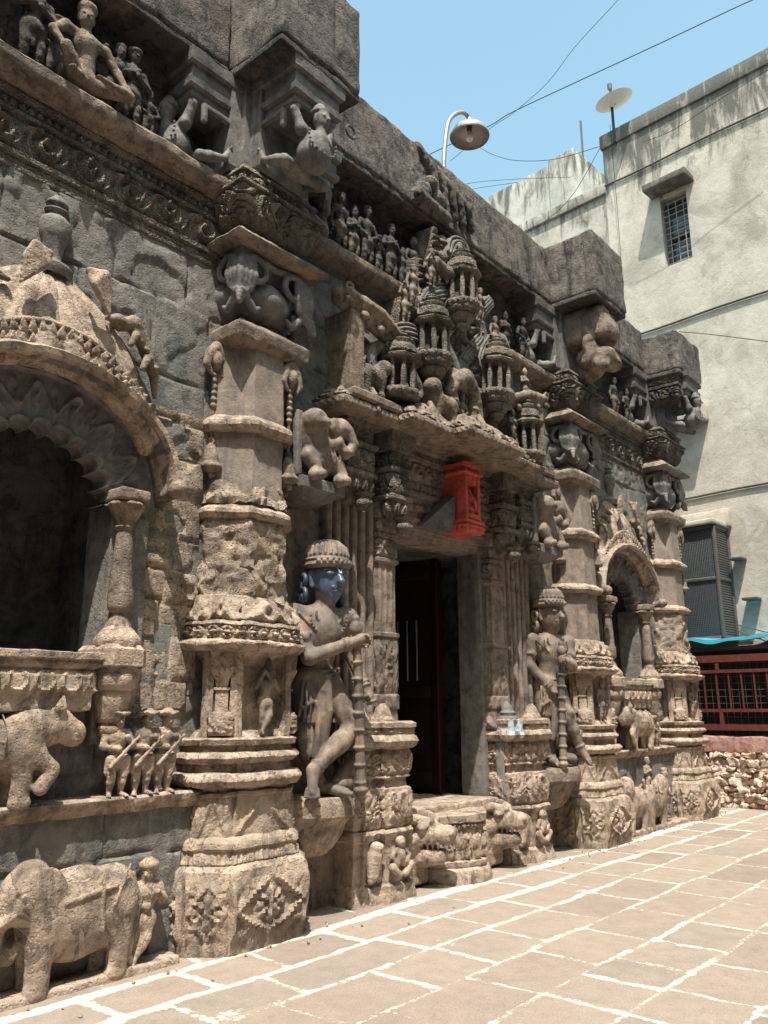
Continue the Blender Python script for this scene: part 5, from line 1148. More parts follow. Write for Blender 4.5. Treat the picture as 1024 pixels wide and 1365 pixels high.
# ------------------------------------------------------------------ hanging dwarf brackets under the coping blocks
def make_bracket(label):
    """built pointing out of the wall at the origin of its own frame, turned by its Empty"""
    t = thing('roof_bracket', label, 'bracket', (0, 0, 5.7), group='roof brackets with hanging dwarfs')
    b0, b1 = -.34, -.80                       # from the post to the outer end
    sec = [(-.26, b0), (-.26, b1+.10), (-.20, b1+.10), (-.20, b1), (.20, b1), (.20, b1+.10), (.26, b1+.10), (.26, b0)]
    part('bracket_block', join(loft([(-.23, b0+.05), (-.23, b1), (.23, b1), (.23, b0+.05)], [(6.16, -.02), (6.18, .0), (6.24, .0), (6.25, .035), (6.30, .04), (6.31, .015), (6.44, .015), (6.45, .05), (6.55, .06)], capb=True, ds=.04, amp=.006, seed=2),
         loft([(-.27, b0+.06), (-.27, b0-.10), (.27, b0-.10), (.27, b0+.06)], [(5.70, -.03), (5.74, .0), (6.50, .0)], ds=.05, amp=.006, seed=3)), S_GREY, t)
    for sg in (-1, 1):                       # square frames sunk in both cheeks
        x = sg*.245
        part('cheek_frame', join(*[box(x-.02, x+.02, y0, y1, z0, z1, bev=.006, amp=.003, du=.06) for (y0, y1, z0, z1) in ((b0-.02, b0-.06, 5.80, 6.14), (-.70, -.66, 5.98, 6.14), (-.66, b0-.062, 6.10, 6.14))]), S_GREY, t)
    F = Frame((0, -.56, 5.66)); S = Sculpt(.0095, .03); r = .088
    J = dict(head=F(0, .30, .42), chest=F(0, .24, .22), waist=F(0, .14, .12), pelvis=F(0, .02, .10), shL=F(-.14, .22, .30), shR=F(.14, .22, .30), elL=F(-.2, .20, .46), elR=F(.2, .2, .46), haL=F(-.12, .20, .60), haR=F(.12, .2, .60),
             hipL=F(-.09, .02, .10), hipR=F(.09, .02, .10), knL=F(-.22, .12, .03), knR=F(.22, .12, .03), anL=F(-.24, -.10, .12), anR=F(.24, -.10, .12), toeL=F(-.25, -.14, .22), toeR=F(.25, -.14, .22))
    human(S, J, r, face=(0, -1, -.12), detail=1)
    S.ell(F(0, .22, .14), (.15, .13, .15)); S.lat(F(0, .28, .42), [(.05, .078), (.08, .082), (.085, .066), (.13, .05), (.17, .012)], .008)
    for k in range(13):
        a = math.pi*(k/12-.5)*1.15; S.ell(F(.15*math.sin(a), .34-.02*abs(math.sin(a)), .22-.12*math.cos(a)), .013, None, .003)
    part('dwarf_figure', S.mesh(.003, 16), S_GREY, t)
    for sg in (-1, 1):
        S = Sculpt(.008, .006)
        for k in range(9): S.ell((sg*.12, -.77, 6.24+.038*k), (.024, .022, .027))
        part('rope', S.mesh(.001), S_GREY, t)
    return t
bk = make_bracket('hanging dwarf bracket facing outwards under the biggest coping block, on the first pillar')
bk.location = (P1, CY-.02, 5.7)
def place_bracket(x, turn, lab):
    c = copy_tree(bk); c['label'] = lab; c.rotation_euler = (0, 0, R_(turn)); c.location = (x, CY-.02, 5.7); return c
place_bracket(P1, -90, 'hanging dwarf bracket on the left cheek of the first pillar head')
place_bracket(P1, 90, 'hanging dwarf bracket on the right cheek of the first pillar head')
place_bracket(P2, -90, 'hanging dwarf bracket on the left cheek of the second pillar head, beside the scrolls')
place_bracket(P2, 90, 'hanging dwarf bracket on the right cheek of the second pillar head')
place_bracket(P3, -90, 'dark hanging dwarf bracket on the left cheek of the last pillar head')
place_bracket(P3, 0, 'dark hanging dwarf bracket facing outwards on the last pillar head')
# the broken one on the second pillar
S = Sculpt(.016, .05)
S.box((P2, .78, 6.3), (.26, .30, .24), rnd=.08); S.ell((P2+.02, .62, 6.25), (.27, .22, .20)); S.ell((P2, .70, 5.9), (.22, .26, .16)); S.ell((P2+.1, .56, 5.82), (.15, .14, .12)); S.cap((P2-.2, .66, 6.2), (P2-.2, .7, 5.8), .10); S.cap((P2-.1, .6, 5.75), (P2-.05, .74, 5.66), .1)
S.ell((P2-.02, .48, 6.05), (.24, .24, .09), cut=True, k=.05); S.ell((P2+.2, .5, 6.0), (.1, .2, .1), cut=True)
solo('broken_bracket', S.mesh(.03, 4, 3), S_MID, 'broken eroded bracket lump hanging under the brown coping block', 'bracket', 'roof brackets with hanging dwarfs')
# chain ring hooks at the first block
solo('iron_ring', join(*[(lambda R: tube([np.array(R)+[.0, .0, 0]+.055*np.array([math.cos(a), 0, math.sin(a)]) for a in np.linspace(0, 6.2, 18)], .012, 6))(at(468, 176, .5))]), IRON, 'small dark ring hanging from the side of the biggest coping block', 'ring')

# ------------------------------------------------------------------ figures standing on the upper ledge
def frieze(px, py, H, Y, lab, pose='hip', hat='bun', lean=0., **k):
    p = at(px, py, Y); z0 = 5.64; F = Frame((p[0], Y, z0))
    F.b[2] = z0
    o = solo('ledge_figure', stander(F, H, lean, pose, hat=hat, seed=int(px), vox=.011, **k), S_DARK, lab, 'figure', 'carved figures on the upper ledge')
    return o
YF = 1.20
frieze(40, 62, .72, YF, 'standing ledge figure at the top left corner holding its chest', 'chest', 'bun')
frieze(72, 70, .52, YF, 'small dark ledge figure behind the seated one at top left', 'hip', 'turban')
frieze(150, 125, .62, YF, 'standing ledge figure with a hand raised, right of the seated one', 'up', 'bun', .04)
frieze(172, 140, .66, YF, 'broad ledge figure standing with folded arms near the rope bracket', 'chest', 'turban')
frieze(196, 165, .40, YF, 'child sized ledge figure at the right end of the left ledge', 'hip', 'bun')
F = Frame((at(108, 105, 1.18)[0], 1.18, 5.66)); S = Sculpt(.011, .03)
J = dict(head=F(-.02, .04, .60), chest=F(0, .02, .40), waist=F(.02, 0, .26), pelvis=F(.03, 0, .14), shL=F(-.16, .02, .46), shR=F(.15, .02, .45), elL=F(-.26, .06, .34), haL=F(-.2, .12, .22), elR=F(.24, .06, .3), haR=F(.26, .14, .16), hipL=F(-.05, .02, .12), hipR=F(.10, .02, .12), knL=F(-.2, .16, .18), anL=F(-.08, .16, .02), toeL=F(-.16, .2, .02), knR=F(.30, .14, .10), anR=F(.1, .2, .05), toeR=F(.02, .22, .04))
human(S, J, .075, face=(-.3, -1, 0), detail=1); S.ell(F(-.02, .04, .68), (.07, .07, .05))
solo('ledge_figure', S.mesh(.003), S_MID, 'large seated ledge figure with one knee spread, top left', 'figure', 'carved figures on the upper ledge')
for i, (px, H, pose, hat, lab) in enumerate(((452, .62, 'down', 'bun', 'ledge figure hanging one arm beside the first pillar head'), (470, .56, 'chest', 'crown', 'slim ledge figure second right of the first pillar head'), (487, .66, 'hip', 'bun', 'tall dark ledge figure with hands on hips above the doorway ledge'), (503, .44, 'flute', 'turban', 'short ledge figure raising a flute above the doorway ledge'), (519, .64, 'chest', 'bun', 'ledge figure with joined hands above the doorway ledge'), (535, .46, 'up', 'crown', 'ledge figure raising one arm left of the scrolls'), (549, .66, 'hip', 'bun', 'broad ledge figure just left of the top rider carving'), (668, .5, 'chest', 'crown', 'ledge figure right of the hanging pavilion'), (690, .58, 'hip', 'bun', 'ledge figure left of the second pillar bracket'), (803, .6, 'down', 'bun', 'ledge figure left in the shadowed recess after the second pillar'), (818, .55, 'hip', 'crown', 'ledge figure right in the shadowed recess after the second pillar'))):
    frieze(px, 0 or 330, H, YF, lab, pose, hat)

# ------------------------------------------------------------------ animals and people in the niche bases
def quadruped(F, L, H, kind='bull', head_dir=1, seed=0, cloth=True, vox=.012):
    """an animal in profile, its head towards +x*head_dir; L long, H high at the back"""
    S = Sculpt(vox, .04); d = head_dir; u = H; tr = .26*H
    def sf(x0, rx, ro, rz, x, z): return ro*math.sqrt(max(.02, 1-((x-x0)/rx)**2-((z-.66*u)/rz)**2))
    S.ell(F(0, 0, (.62 if kind != 'elephant' else .57)*u), (L*.38, .31*H, tr*(1.25 if kind != 'elephant' else 1.5))); S.ell(F(d*L*.25, .01, .66*u), (.25*H, .28*H, .29*H)); S.ell(F(-d*L*.27, .01, .66*u), (.25*H, .28*H, .28*H))
    for x, o, bend in ((d*.27*L, .13*H, .05), (d*.24*L, -.12*H, .12), (-d*.30*L, .13*H, -.05), (-d*.26*L, -.12*H, .06)):
        S.path([F(x, o, .55*u), F(x+d*bend*H*.4, o+.01, .28*u), F(x+d*bend*H*.2, o, .04*u)], [.16*H, .115*H, .10*H], .06); S.cap(F(x, o, .03*u), F(x+d*.07*H, o+.02, .025*u), .06*H)
    if kind == 'bull':
        hc = F(d*L*.47, .08*H, .84*u); S.path([F(d*L*.30, .03, .76*u), hc], [.26*H, .20*H], .05); S.cap(hc, hc+F.R*d*F.f*.20*H-np.array([0, 0, .10*H]), .17*H, .14*H); mz = hc+F.R*d*F.f*.24*H-np.array([0, 0, .10*H]); S.ell(mz, .13*H); S.path([mz+F.O*.05*H+F.R*d*.10*H-np.array([0, 0, .03*H]), mz+F.O*.13*H-np.array([0, 0, .04*H])], .012*H, .004, True)
        for q in (-1, 1):
            e = hc+F.O*q*.11*H; S.path([e+[0, 0, .06*H], e+F.O*q*.08*H+np.array([0, 0, .18*H])-F.R*d*.02*H, e+F.O*q*.07*H+np.array([0, 0, .30*H])], [.075*H, .07*H, .02*H], .02); S.ell(e+F.O*.02*H+F.R*d*.08*H+np.array([0, 0, .03*H]), .03*H, None, .006)
            S.ell(e+F.O*q*.03*H-F.R*d*.08*H+np.array([0, 0, -.03*H]), (.06*H, .04*H, .13*H), None, .02)
        S.ell(mz+F.R*d*.05*H+np.array([0, 0, .07*H]), .035*H, None, .02)
        for a in range(5):
            for b in range(6): S.ell(F(d*L*(.20+.045*a), sf(L*.25, .25*H, .28*H, .29*H, L*(.20+.045*a), (.86-.085*b)*u), (.86-.085*b)*u), .030*H, None, .004)
        for a in range(7):
            for b in range(5): S.ell(F(d*L*(-.20+.05*a), sf(0, L*.36, .30*H, tr*1.08, L*(-.20+.05*a), (.84-.075*b)*u), (.84-.075*b)*u), .020*H, None, .003)
        S.path([F(d*L*.36, .22*H, .50*u), F(d*L*.44, .26*H, .36*u), F(d*L*.38, .26*H, .18*u)], [.10*H, .085*H, .08*H], .04)
        for k in range(5): S.tor(F(d*L*(.30+.02*k), .02, (.74-.03*k)*u), np.array([d*1., 0, .5]), (.235-.004*k)*H, .018*H, .006)
        S.path([F(-d*L*.42, .05, .75*u), F(-d*L*.49, .05, .5*u), F(-d*L*.48, .06, .25*u)], [.04*H, .03*H, .035*H], .02)
        if cloth:
            for x in (-.22, -.02, .14): S.tor(F(d*L*x, 0, .66*u), (1, 0, 0), .315*H, .014*H, .006)
            S.path([F(d*L*-.22, .31*H, .66*u), F(d*L*.14, .31*H, .66*u)], .012*H, .006); S.path([F(d*L*-.22, .26*H, .50*u), F(d*L*.14, .27*H, .5*u)], .012*H, .006)
    if kind == 'elephant':
        hc = F(d*L*.40, .10*H, .80*u); S.ell(hc, (.24*H, .2*H, .24*H)); S.ell(hc+[0, 0, .12*H]-F.R*d*.04*H, (.16*H, .16*H, .16*H))
        S.path([hc+F.R*d*.14*H-[0, 0, .05*H], hc+F.R*d*.26*H-[0, 0, .22*H], hc+F.R*d*.25*H-[0, 0, .40*H], hc+F.R*d*.10*H-[0, 0, .46*H], hc+F.R*d*.02*H-[0, 0, .38*H]], [.13*H, .10*H, .08*H, .06*H, .045*H], .03)
        for q in (.6, 1.): S.path([hc+F.R*d*.14*H+F.O*.12*H*q-[0, 0, .12*H], hc+F.R*d*.30*H+F.O*.16*H*q-[0, 0, .2*H], hc+F.R*d*.42*H+F.O*.14*H*q-[0, 0, .16*H]], [.045*H, .035*H, .015*H], .01)
        S.ell(hc-F.R*d*.14*H+F.O*.13*H-[0, 0, .04*H], (.20*H, .05*H, .25*H), None, .012); S.tor(hc-F.R*d*.14*H+F.O*.15*H-[0, 0, .04*H], F.O, .13*H, .02*H, .01)
        S.ell(hc+F.R*d*.08*H+F.O*.19*H+[0, 0, .02*H], .025*H, None, .006); S.path([hc+F.R*d*.02*H+F.O*.18*H+[0, 0, .07*H], hc+F.R*d*.14*H+F.O*.17*H+[0, 0, .05*H]], .015*H, .006)
        for k in range(4): S.path([hc+F.R*d*(.2+.02*k)*H+F.O*.07*H-[0, 0, (.1+.06*k)*H], hc+F.R*d*(.24+.01*k)*H+F.O*.12*H-[0, 0, (.14+.06*k)*H]], .018*H, .006)
        S.path([F(-d*L*.40, .05, .76*u), F(-d*L*.47, .08, .6*u), F(-d*L*.44, .09, .4*u)], [.04*H, .03*H, .03*H], .02)
        for a in range(9): S.ell(F(d*L*(-.22+.045*a), sf(0, L*.36, .3*H, tr*1.08, L*(-.22+.045*a), (.78-.01*a)*u), (.78-.01*a)*u), .028*H, None, .004)
        for a in range(7): S.ell(F(-d*L*.11, sf(0, L*.36, .3*H, tr*1.08, -.11*L, (.82-.055*a)*u), (.82-.055*a)*u), .028*H, None, .004)
        for q in (-.1, .08): S.path([F(-d*L*(.30+q*.2), .28*H, (.86+q)*u), F(-d*L*.2, .31*H, .62*u), F(-d*L*(.28-q*.4), .27*H, .46*u)], .013*H, .006)
        S.path([F(-d*L*.22, .29*H, .78*u), F(d*L*.16, .29*H, .7*u)], .018*H, .006); S.path([F(-d*L*.1, .31*H, .82*u), F(-d*L*.12, .30*H, .42*u)], .018*H, .006)
    if kind == 'lion':
        hc = F(d*L*.42, .12*H, .95*u); S.ell(hc, (.24*H, .22*H, .25*H)); S.path([F(d*L*.28, .02, .75*u), hc], [.25*H, .22*H]); head(S, hc+F.O*.04, .2*H, F.R*d+F.O*.8)
        for k in range(6): S.path([hc+F.O*.1*H+np.array([0, 0, .2*H-.09*H*k])-F.R*d*.05*H, hc+F.O*.12*H+np.array([0, 0, .12*H-.09*H*k])-F.R*d*.22*H], [.045*H, .03*H], .01)
        S.path([F(-d*L*.40, .05, .7*u), F(-d*L*.52, .06, .85*u), F(-d*L*.46, .06, 1.05*u)], [.05*H, .04*H, .05*H], .02)
    return S.mesh(.006, 10, seed)
pb = at(95, 1055, 1.12)
F = Frame((2.08, 1.08, .985))
bull = solo('bull_relief', quadruped(F, .98, .52, 'bull', 1, 2, vox=.010), S_LOW, 'carved bull with a patterned blanket standing on the left ledge, facing right', 'animal carving')
F = Frame((XN2+.02, 1.06, .985))
solo('bull_relief', quadruped(F, .86, .52, 'bull', -1, 4, vox=.011), S_LOW, 'carved bull under the far niche balustrade, facing left', 'animal carving')
# the musket men on the left ledge
def gun(S, J, r, F):
    a, b = F(-.12*J['_u'], .13*J['_u'], .36*J['_u']), F(.22*J['_u'], .15*J['_u'], .72*J['_u']); S.path([a, (a+b)/2, b], [r*.32, r*.28, r*.2], r*.1)
for i, (px, H, ln, lab) in enumerate(((152, .50, -.02, 'stone musket man with a wide brimmed hat, nearest the bull'), (185, .50, .05, 'stone musket man in the middle of the three on the left ledge'), (214, .50, .03, 'stone musket man nearest the first pillar on the left ledge'))):
    p = at(px, 1050, 1.09); F = Frame((p[0], 1.09, .985), yaw=R_(-8))
    def ex(S, J, r, F, H=H): J['_u'] = H; gun(S, J, r*.8, F); S.path([F(-.1*H, .06*H, .45*H), F(-.13*H, .05*H, .30*H)], [r*.6, r*.35], r*.2); S.path([F(.1*H, .06*H, .45*H), F(.13*H, .05*H, .30*H)], [r*.6, r*.35], r*.2)
    solo('musket_man', stander(F, H, ln, 'gun', hat='brim', extra=ex, vox=.0075, detail=1, seed=i, hr=1.18, skirt=False), S_LOW, lab, 'figure', 'musket men on the left ledge')
for px, H, lab, pose in ((816, .50, 'stone attendant standing left of the far bull', 'up'), (866, .44, 'stone attendant crouching right of the far bull', 'chest'), (876, .42, 'stone attendant beside the last pillar, right of the far bull', 'hip')):
    p = at(px, 990, 1.10); solo('ledge_attendant', stander(Frame((p[0], 1.10, .985)), H, .03, pose, hat='turban', vox=.0085, seed=px), S_LOW, lab, 'figure', 'attendants beside the far bull')
# the elephant fighting at the foot of the left wall
F = Frame((2.55, 1.06, .02)); S = Sculpt(.011, .035)
H = .66
el = solo('elephant_relief', quadruped(Frame((2.74, 1.02, .02)), .82, .64, 'elephant', -1, 5, vox=.010), S_LOW, 'worn stone elephant striding left at the foot of the left wall', 'animal carving')
def staff(S, J, r, F): S.path([F(-.16*.56, .1*.56, .02), F(-.14*.56, .13*.56, .36), F(-.16*.56, .1*.56, .52)], [r*.3, r*.3, r*.25], r*.1)
solo('mahout_figure', stander(Frame((at(183, 1275, 1.05)[0], 1.03, .03), yaw=R_(-12)), .56, .04, 'gun', cross=1, hat='turban', extra=staff, hr=1.25, vox=.0085, seed=8, face=(-.8, -.6, 0)), S_LOW, 'worn stone man with a headcloth standing right of the left elephant', 'figure')
# wrestlers and beasts at the foot of the far bay
for k, (px, H, dirn, kind) in enumerate(((846, .62, -1, 'lion'), (872, .66, 1, 'elephant'))):
    p = at(px, 1095, 1.0); solo('fighting_beast', quadruped(Frame((p[0], 1.0, .02)), .62, H*.9, kind, dirn, k+11, vox=.012), S_LOW, ('rearing stone beast at the foot of the far niche wall, left of the elephant', 'small stone elephant at the foot of the far niche wall')[k], 'animal carving', 'fighting animals under the far niche')
for k, (px, z0, H, lab) in enumerate(((828, .02, .66, 'stone man leaning beside the second pillar foot'), (866, .42, .46, 'stone rider with a round head on top of the fighting beasts'), (886, .10, .62, 'stone man standing right of the fighting beasts'))):
    p = at(px, 1085, .98); solo('fighting_man', stander(Frame((p[0], .98, z0)), H, .05*(k-1), ('up', 'chest', 'hip')[k], cross=k == 0, hat='bun', vox=.0095, seed=k+31), S_LOW, lab, 'figure', 'men around the fighting animals')
# panel base slabs
solo('relief_plinth', box(1.2, 3.42, .94, 1.12, -.05, .045, bev=.02, amp=.012, du=.05), S_LOW, 'low stone strip under the left elephant and man', 'plinth')
solo('relief_plinth', box(P2+.55, P3-.55, .92, 1.12, -.05, .05, bev=.02, amp=.012, du=.05), S_LOW, 'low stone strip under the fighting animals of the far bay', 'plinth')
# flute player in the first pillar, women in the other two
def nichefig(x, lab, pose, cross, sd):
    solo('pillar_niche_figure', stander(Frame((x+.02, CY-.375, 1.325)), .50, .03, pose, cross=cross, hat='crown', vox=.0075, seed=sd), S_STAT, lab, 'figure', 'small figures in the pillar niches')
nichefig(P1, 'flute player standing cross legged in the niche of the first pillar', 'flute', 1, 1)
nichefig(P2, 'small woman standing in the niche of the second pillar', 'down', 0, 2)
nichefig(P3, 'small figure standing in the niche of the last pillar', 'hip', 0, 3)
# lion and elephant brackets above the guardians
for sg, lab in ((-1, 'smooth stone lion fighting an elephant on a shelf left of the door frame'), (1, 'smooth stone lion fighting an elephant on a shelf right of the door frame')):
    xc = DC-1.98 if sg < 0 else DC+1.74
    t = thing('beast_bracket', lab, 'animal carving', (xc, 1.1, 3.2), 'beast brackets beside the door frame')
    part('shelf', loft([(xc-.24, 1.35), (xc-.24, .93), (xc+.24, .93), (xc+.24, 1.35)], [(3.14, -.12), (3.20, -.03), (3.22, .0), (3.30, .005), (3.31, -.01)], capb=True, amp=.006, ds=.03), S_GREY, t)
    part('back_slab', box(xc-.26, xc-.20, .98, 1.35, 3.31, 3.86, bev=.012, amp=.004), S_GREY, t)
    S = Sculpt(.010, .03); F = Frame((xc, 1.05, 3.30))
    S.ell(F(0, .04, .20), (.19, .13, .15)); S.ell(F(-.10, .03, .34), (.11, .12, .14)); S.path([F(-.08, .08, .34), F(-.13, .11, .47)], [.11, .10]); S.ell(F(-.13, .14, .48), (.10, .10, .10)); S.ell(F(-.10, .22, .45), (.05, .05, .04)); S.ell(F(-.16, .215, .52), .022, None, .005)
    for q in (-.16, .12): S.path([F(q, .10, .18), F(q+.05, .14, .08), F(q+.02, .15, .02)], [.07, .05, .05]); S.cap(F(q+.02, .15, .025), F(q+.06, .2, .025), .04)
    S.path([F(.02, .10, .30), F(.12, .16, .34), F(.2, .16, .26)], [.06, .05, .04])
    S.ell(F(.11, .07, .45), (.14, .12, .12)); S.ell(F(.17, .12, .48), (.10, .10, .10)); S.path([F(.22, .17, .46), F(.26, .2, .36), F(.22, .2, .28), F(.16, .2, .27)], [.055, .045, .035, .025]); S.ell(F(.07, .17, .47), (.07, .03, .08), None, .01); S.ell(F(.2, .2, .50), .015, None, .004)
    S.path([F(.18, .1, .15), F(.21, .13, .05)], [.07, .05]); S.path([F(-.2, .0, .3), F(-.2, .06, .42), F(-.17, .04, .52)], [.03, .03, .035])
    for q in range(5): S.path([F(-.19+.03*q, .10, .42-.05*q), F(-.16+.03*q, .165, .36-.04*q)], .012, .004)
    for q in range(4): S.tor(F(-.02+.05*q, .04, .20), (1, 0, .2), .135, .008, .004)
    part('beasts', S.mesh(.004, 20), S_STAT, t)

for o in list(C.objects):                                   # the beasts are reliefs, flatter than the living animal
    if o.name.split('.')[0] in ('bull_relief', 'elephant_relief', 'fighting_beast'): o.scale.y = .72; o.location.y += .02
# ------------------------------------------------------------------ door guardians
def guardian(lab, base, mir, painted):
    """about 1.95 m with the crown; mir = +1: crossed leg foot and bent arm as on the left statue"""
    t = thing('guardian_statue', lab, 'statue', (base[0], base[1], base[2]), 'door guardian statues')
    F = Frame(base, yaw=R_(-14 if mir > 0 else -20)); r = .150
    S = Sculpt(.0105, .03); rh = .186
    if mir > 0:
        J = dict(rh=rh, head=F(.02, .05, 1.575), chest=F(-.01, .03, 1.17), waist=F(-.04, .0, .96), pelvis=F(-.05, .0, .82), shL=F(-.25, .02, 1.29), shR=F(.23, .02, 1.29),
                 elL=F(-.19, .17, .97), haL=F(.13, .27, 1.09), elR=F(.30, -.02, 1.02), haR=F(.36, .10, .74),
                 hipL=F(-.14, .0, .78), hipR=F(.06, .02, .78), knL=F(-.13, .02, .42), anL=F(-.02, .05, .07), toeL=F(.10, .22, .03), knR=F(.20, .16, .47), anR=F(-.16, .20, .19), toeR=F(-.19, .24, .05), nL=(0.3, -1, -.2), nR=(-.5, -.6, 0), curl=.8)
        club = [F(.16, .25, 1.16), F(.18, .25, .9), F(.20, .24, .5), F(.22, .23, .02)]; fd = F.O*1.+F.R*.12
    else:
        J = dict(rh=rh, head=F(.0, .04, 1.575), chest=F(.0, .02, 1.17), waist=F(-.02, .0, .96), pelvis=F(-.03, .0, .82), shL=F(-.24, .0, 1.29), shR=F(.24, .04, 1.28),
                 elL=F(-.27, .02, 1.02), haL=F(-.10, .14, .78), elR=F(.20, .14, 1.02), haR=F(-.02, .26, 1.07),
                 hipL=F(-.10, .0, .78), hipR=F(.09, .0, .78), knL=F(-.12, .02, .42), anL=F(-.06, .04, .07), toeL=F(-.08, .2, .03), knR=F(.08, .16, .48), anR=F(.22, .18, .18), toeR=F(.27, .24, .05), nL=(.4, -.8, 0), nR=(-.3, -1, -.2), curl=.8)
        club = [F(-.05, .27, 1.14), F(-.06, .26, .9), F(-.07, .25, .5), F(-.08, .24, .02)]; fd = F.O*1.+F.R*.22
    human(S, J, r, face=fd, detail=1, slim=.96, hands=True)
    g = lambda n: np.array(J[n])
    # belt, loin cloth folds, sashes, necklace, armlets, anklets
    S.ell(g('pelvis')+[0, 0, .03], (.19, .145, .10), None, .03)
    for k in range(5):
        S.path([F(-.18+.0*k, .06, .90-.02*k), F(-.05, .16, .88-.035*k), F(.10, .12, .90-.025*k)], .011, .005)
    for q, x0 in ((-1, -.13), (1, .05)):
        for k in range(6):
            a = F(x0-.07+.03*k, .10+.02*math.sin(k), .80); b = F(x0-.10+.042*k, .10, .56-.05*math.sin(k*.7)); S.path([a, (a+b)/2+F.O*.012, b], [.013, .013, .016], .008)
        for k in range(5): S.ell(F(x0-.08+.04*k, .125, .66-.02*abs(k-2)), .018, None, .004)
    S.path([F(-.03, .15, .82), F(-.02, .16, .6), F(-.04, .14, .4), F(-.02, .12, .22)], [.035, .04, .035, .03], .02); S.path([F(-.07, .13, .8), F(-.08, .14, .5), F(-.10, .12, .28)], [.025, .028, .03], .015)
    kn = g('knR'); S.path([F(.08, .12, .78), g('hipR')*.45+kn*.55+F.O*.07, kn+F.O*.05+np.array([0, 0, .06])], [.02, .035, .05], .02)
    ch = g('chest')
    for R_e, dz in ((.105, .13), (.15, .10)):
        for k in range(17):
            a = math.pi*(k/16-.5)*1.05; S.ell(ch+F.R*R_e*math.sin(a)*1.05+F.O*(.115+.012*math.cos(a))+np.array([0, 0, dz-R_e*math.cos(a)*.95]), .012, None, .003)
    S.ell(ch+F.O*.135+np.array([0, 0, -.03]), (.028, .02, .03), None, .005)
    for q in 'LR':
        a, b = g('sh'+q), g('el'+q); m = a*.45+b*.55; d = (b-a)/np.linalg.norm(b-a); S.tor(m, d, .062, .014, .006); S.ell(m+F.O*.07, (.035, .02, .04), None, .008)
        a, b = g('el'+q), g('ha'+q); m = a*.12+b*.88; d = (b-a)/np.linalg.norm(b-a); S.tor(m, d, .042, .012, .005); S.tor(m-d*.03, d, .043, .012, .005)
        a, b = g('kn'+q), g('an'+q); m = a*.1+b*.9; d = (b-a)/np.linalg.norm(b-a); S.tor(m, d, .050, .012, .005)
    S.path([g('shL')+F.O*.10, ch+F.O*.13-np.array([0, 0, .10]), g('waist')+F.O*.12+F.R*.08], .010, .004)          # sacred cord
    part('body', S.mesh(.0015, 18), S_STAT, t)
    h = g('head'); f = fd/np.linalg.norm(fd); sd = np.cross(f, [0, 0, 1.])
    r = rh
    # crown: ridged cap with a browband and a back plate
    S = Sculpt(.008, .010)
    S.lat(h, [(r*.36, r*.86), (r*.44, r*.95), (r*.62, r*.97), (r*.70, r*.90), (r*.78, r*.93), (r*.92, r*.90), (r*1.25, r*.80), (r*1.52, r*.50), (r*1.62, r*.2)], .01)
    for k in range(26):
        a = 2*math.pi*k/26; u = np.array([math.cos(a), math.sin(a), 0]); S.path([h+u*r*.91+[0, 0, r*.92], h+u*r*.81+[0, 0, r*1.25], h+u*r*.50+[0, 0, r*1.53]], [.012, .011, .009], .003)
    for z in (.50, .72): S.tor(h+[0, 0, r*z], (0, 0, 1), r*.95, .010, .004)
    for k in range(9):
        a = (k-4)*.25; u = f*math.cos(a)+sd*math.sin(a); S.ell(h+u*r*.98+[0, 0, r*.60], .018, None, .004)
    part('crown', S.mesh(.0015, 20), S_STAT, t)
    pm = DKBLUE if painted else S_STAT
    fm = Sculpt(.0065, .012); head(fm, h, r*1.012, fd, detail=1)
    if painted:
        part('face', fm.mesh(.0008, 20), BLUE, t, label='glossy blue grey painted face')
        for pts in ([(-.10, .72, .52), (-.09, .86, .30), (-.03, .93, .12)], [(.10, .72, .52), (.09, .86, .30), (.03, .93, .12)], [(-.42, .66, .46), (0, .80, .44), (.42, .66, .46)]):
            part('forehead_mark', tube([h+sd*a*r+f*b*r+np.array([0, 0, c*r]) for a, b, c in pts], .006, 6), plain('pale paint line', (.42, .45, .50), .5, bump=0), t)
    er = []
    for q in (-1, 1):
        c = h+sd*q*r*.93-f*r*.30+np.array([0, 0, -r*.22]); S = Sculpt(.007, .008)
        S.tor(c+[0, 0, -r*.50], sd-f*.3, r*.26, r*.11); S.tor(c+[0, 0, r*.10], sd-f*.3, r*.22, r*.11); S.ell(c+[0, 0, -r*.2], r*.16); S.ell(c+[0, 0, -r*.55], r*.15)
        part('earring', S.mesh(.001), pm, t)
    # club with rings
    S = Sculpt(.008, .008); P = np.array(club); S.path(P, [.030, .034, .034, .040], .01); d = P[-1]-P[0]; L = np.linalg.norm(d); d /= L
    for k in range(9): S.tor(P[0]+(P[-1]-P[0])*(k+.8)/9.4, d, .034, .013, .004)
    S.ell(P[0]+[0, 0, .03], (.05, .05, .06)); S.ell(P[0]+[0, 0, .10], (.03, .03, .035)); S.ell(P[-1]+[0, 0, .02], (.055, .055, .03))
    part('club', S.mesh(.001), S_STAT, t)
    # half round shelf on a lotus cone
    b = np.array(base); th = np.linspace(math.pi, 2*math.pi, 40)
    arc = [(b[0]+.36*math.cos(q), 1.20+.30*math.sin(q)) for q in th]
    pl = [(arc[0][0], 1.45)]+arc+[(arc[-1][0], 1.45)]
    part('shelf', loft(pl, [(b[2]-.42, -.22), (b[2]-.40, -.18, o_leaves_down, .02), (b[2]-.20, -.05), (b[2]-.17, -.03), (b[2]-.15, .0), (b[2]-.13, .025), (b[2]-.05, .03), (b[2]-.005, .015), (b[2], -.0)], capb=True, amp=.010, freq=5, ds=.02, seed=int(b[0]*5)), S_LOW if painted else S_MID, t)
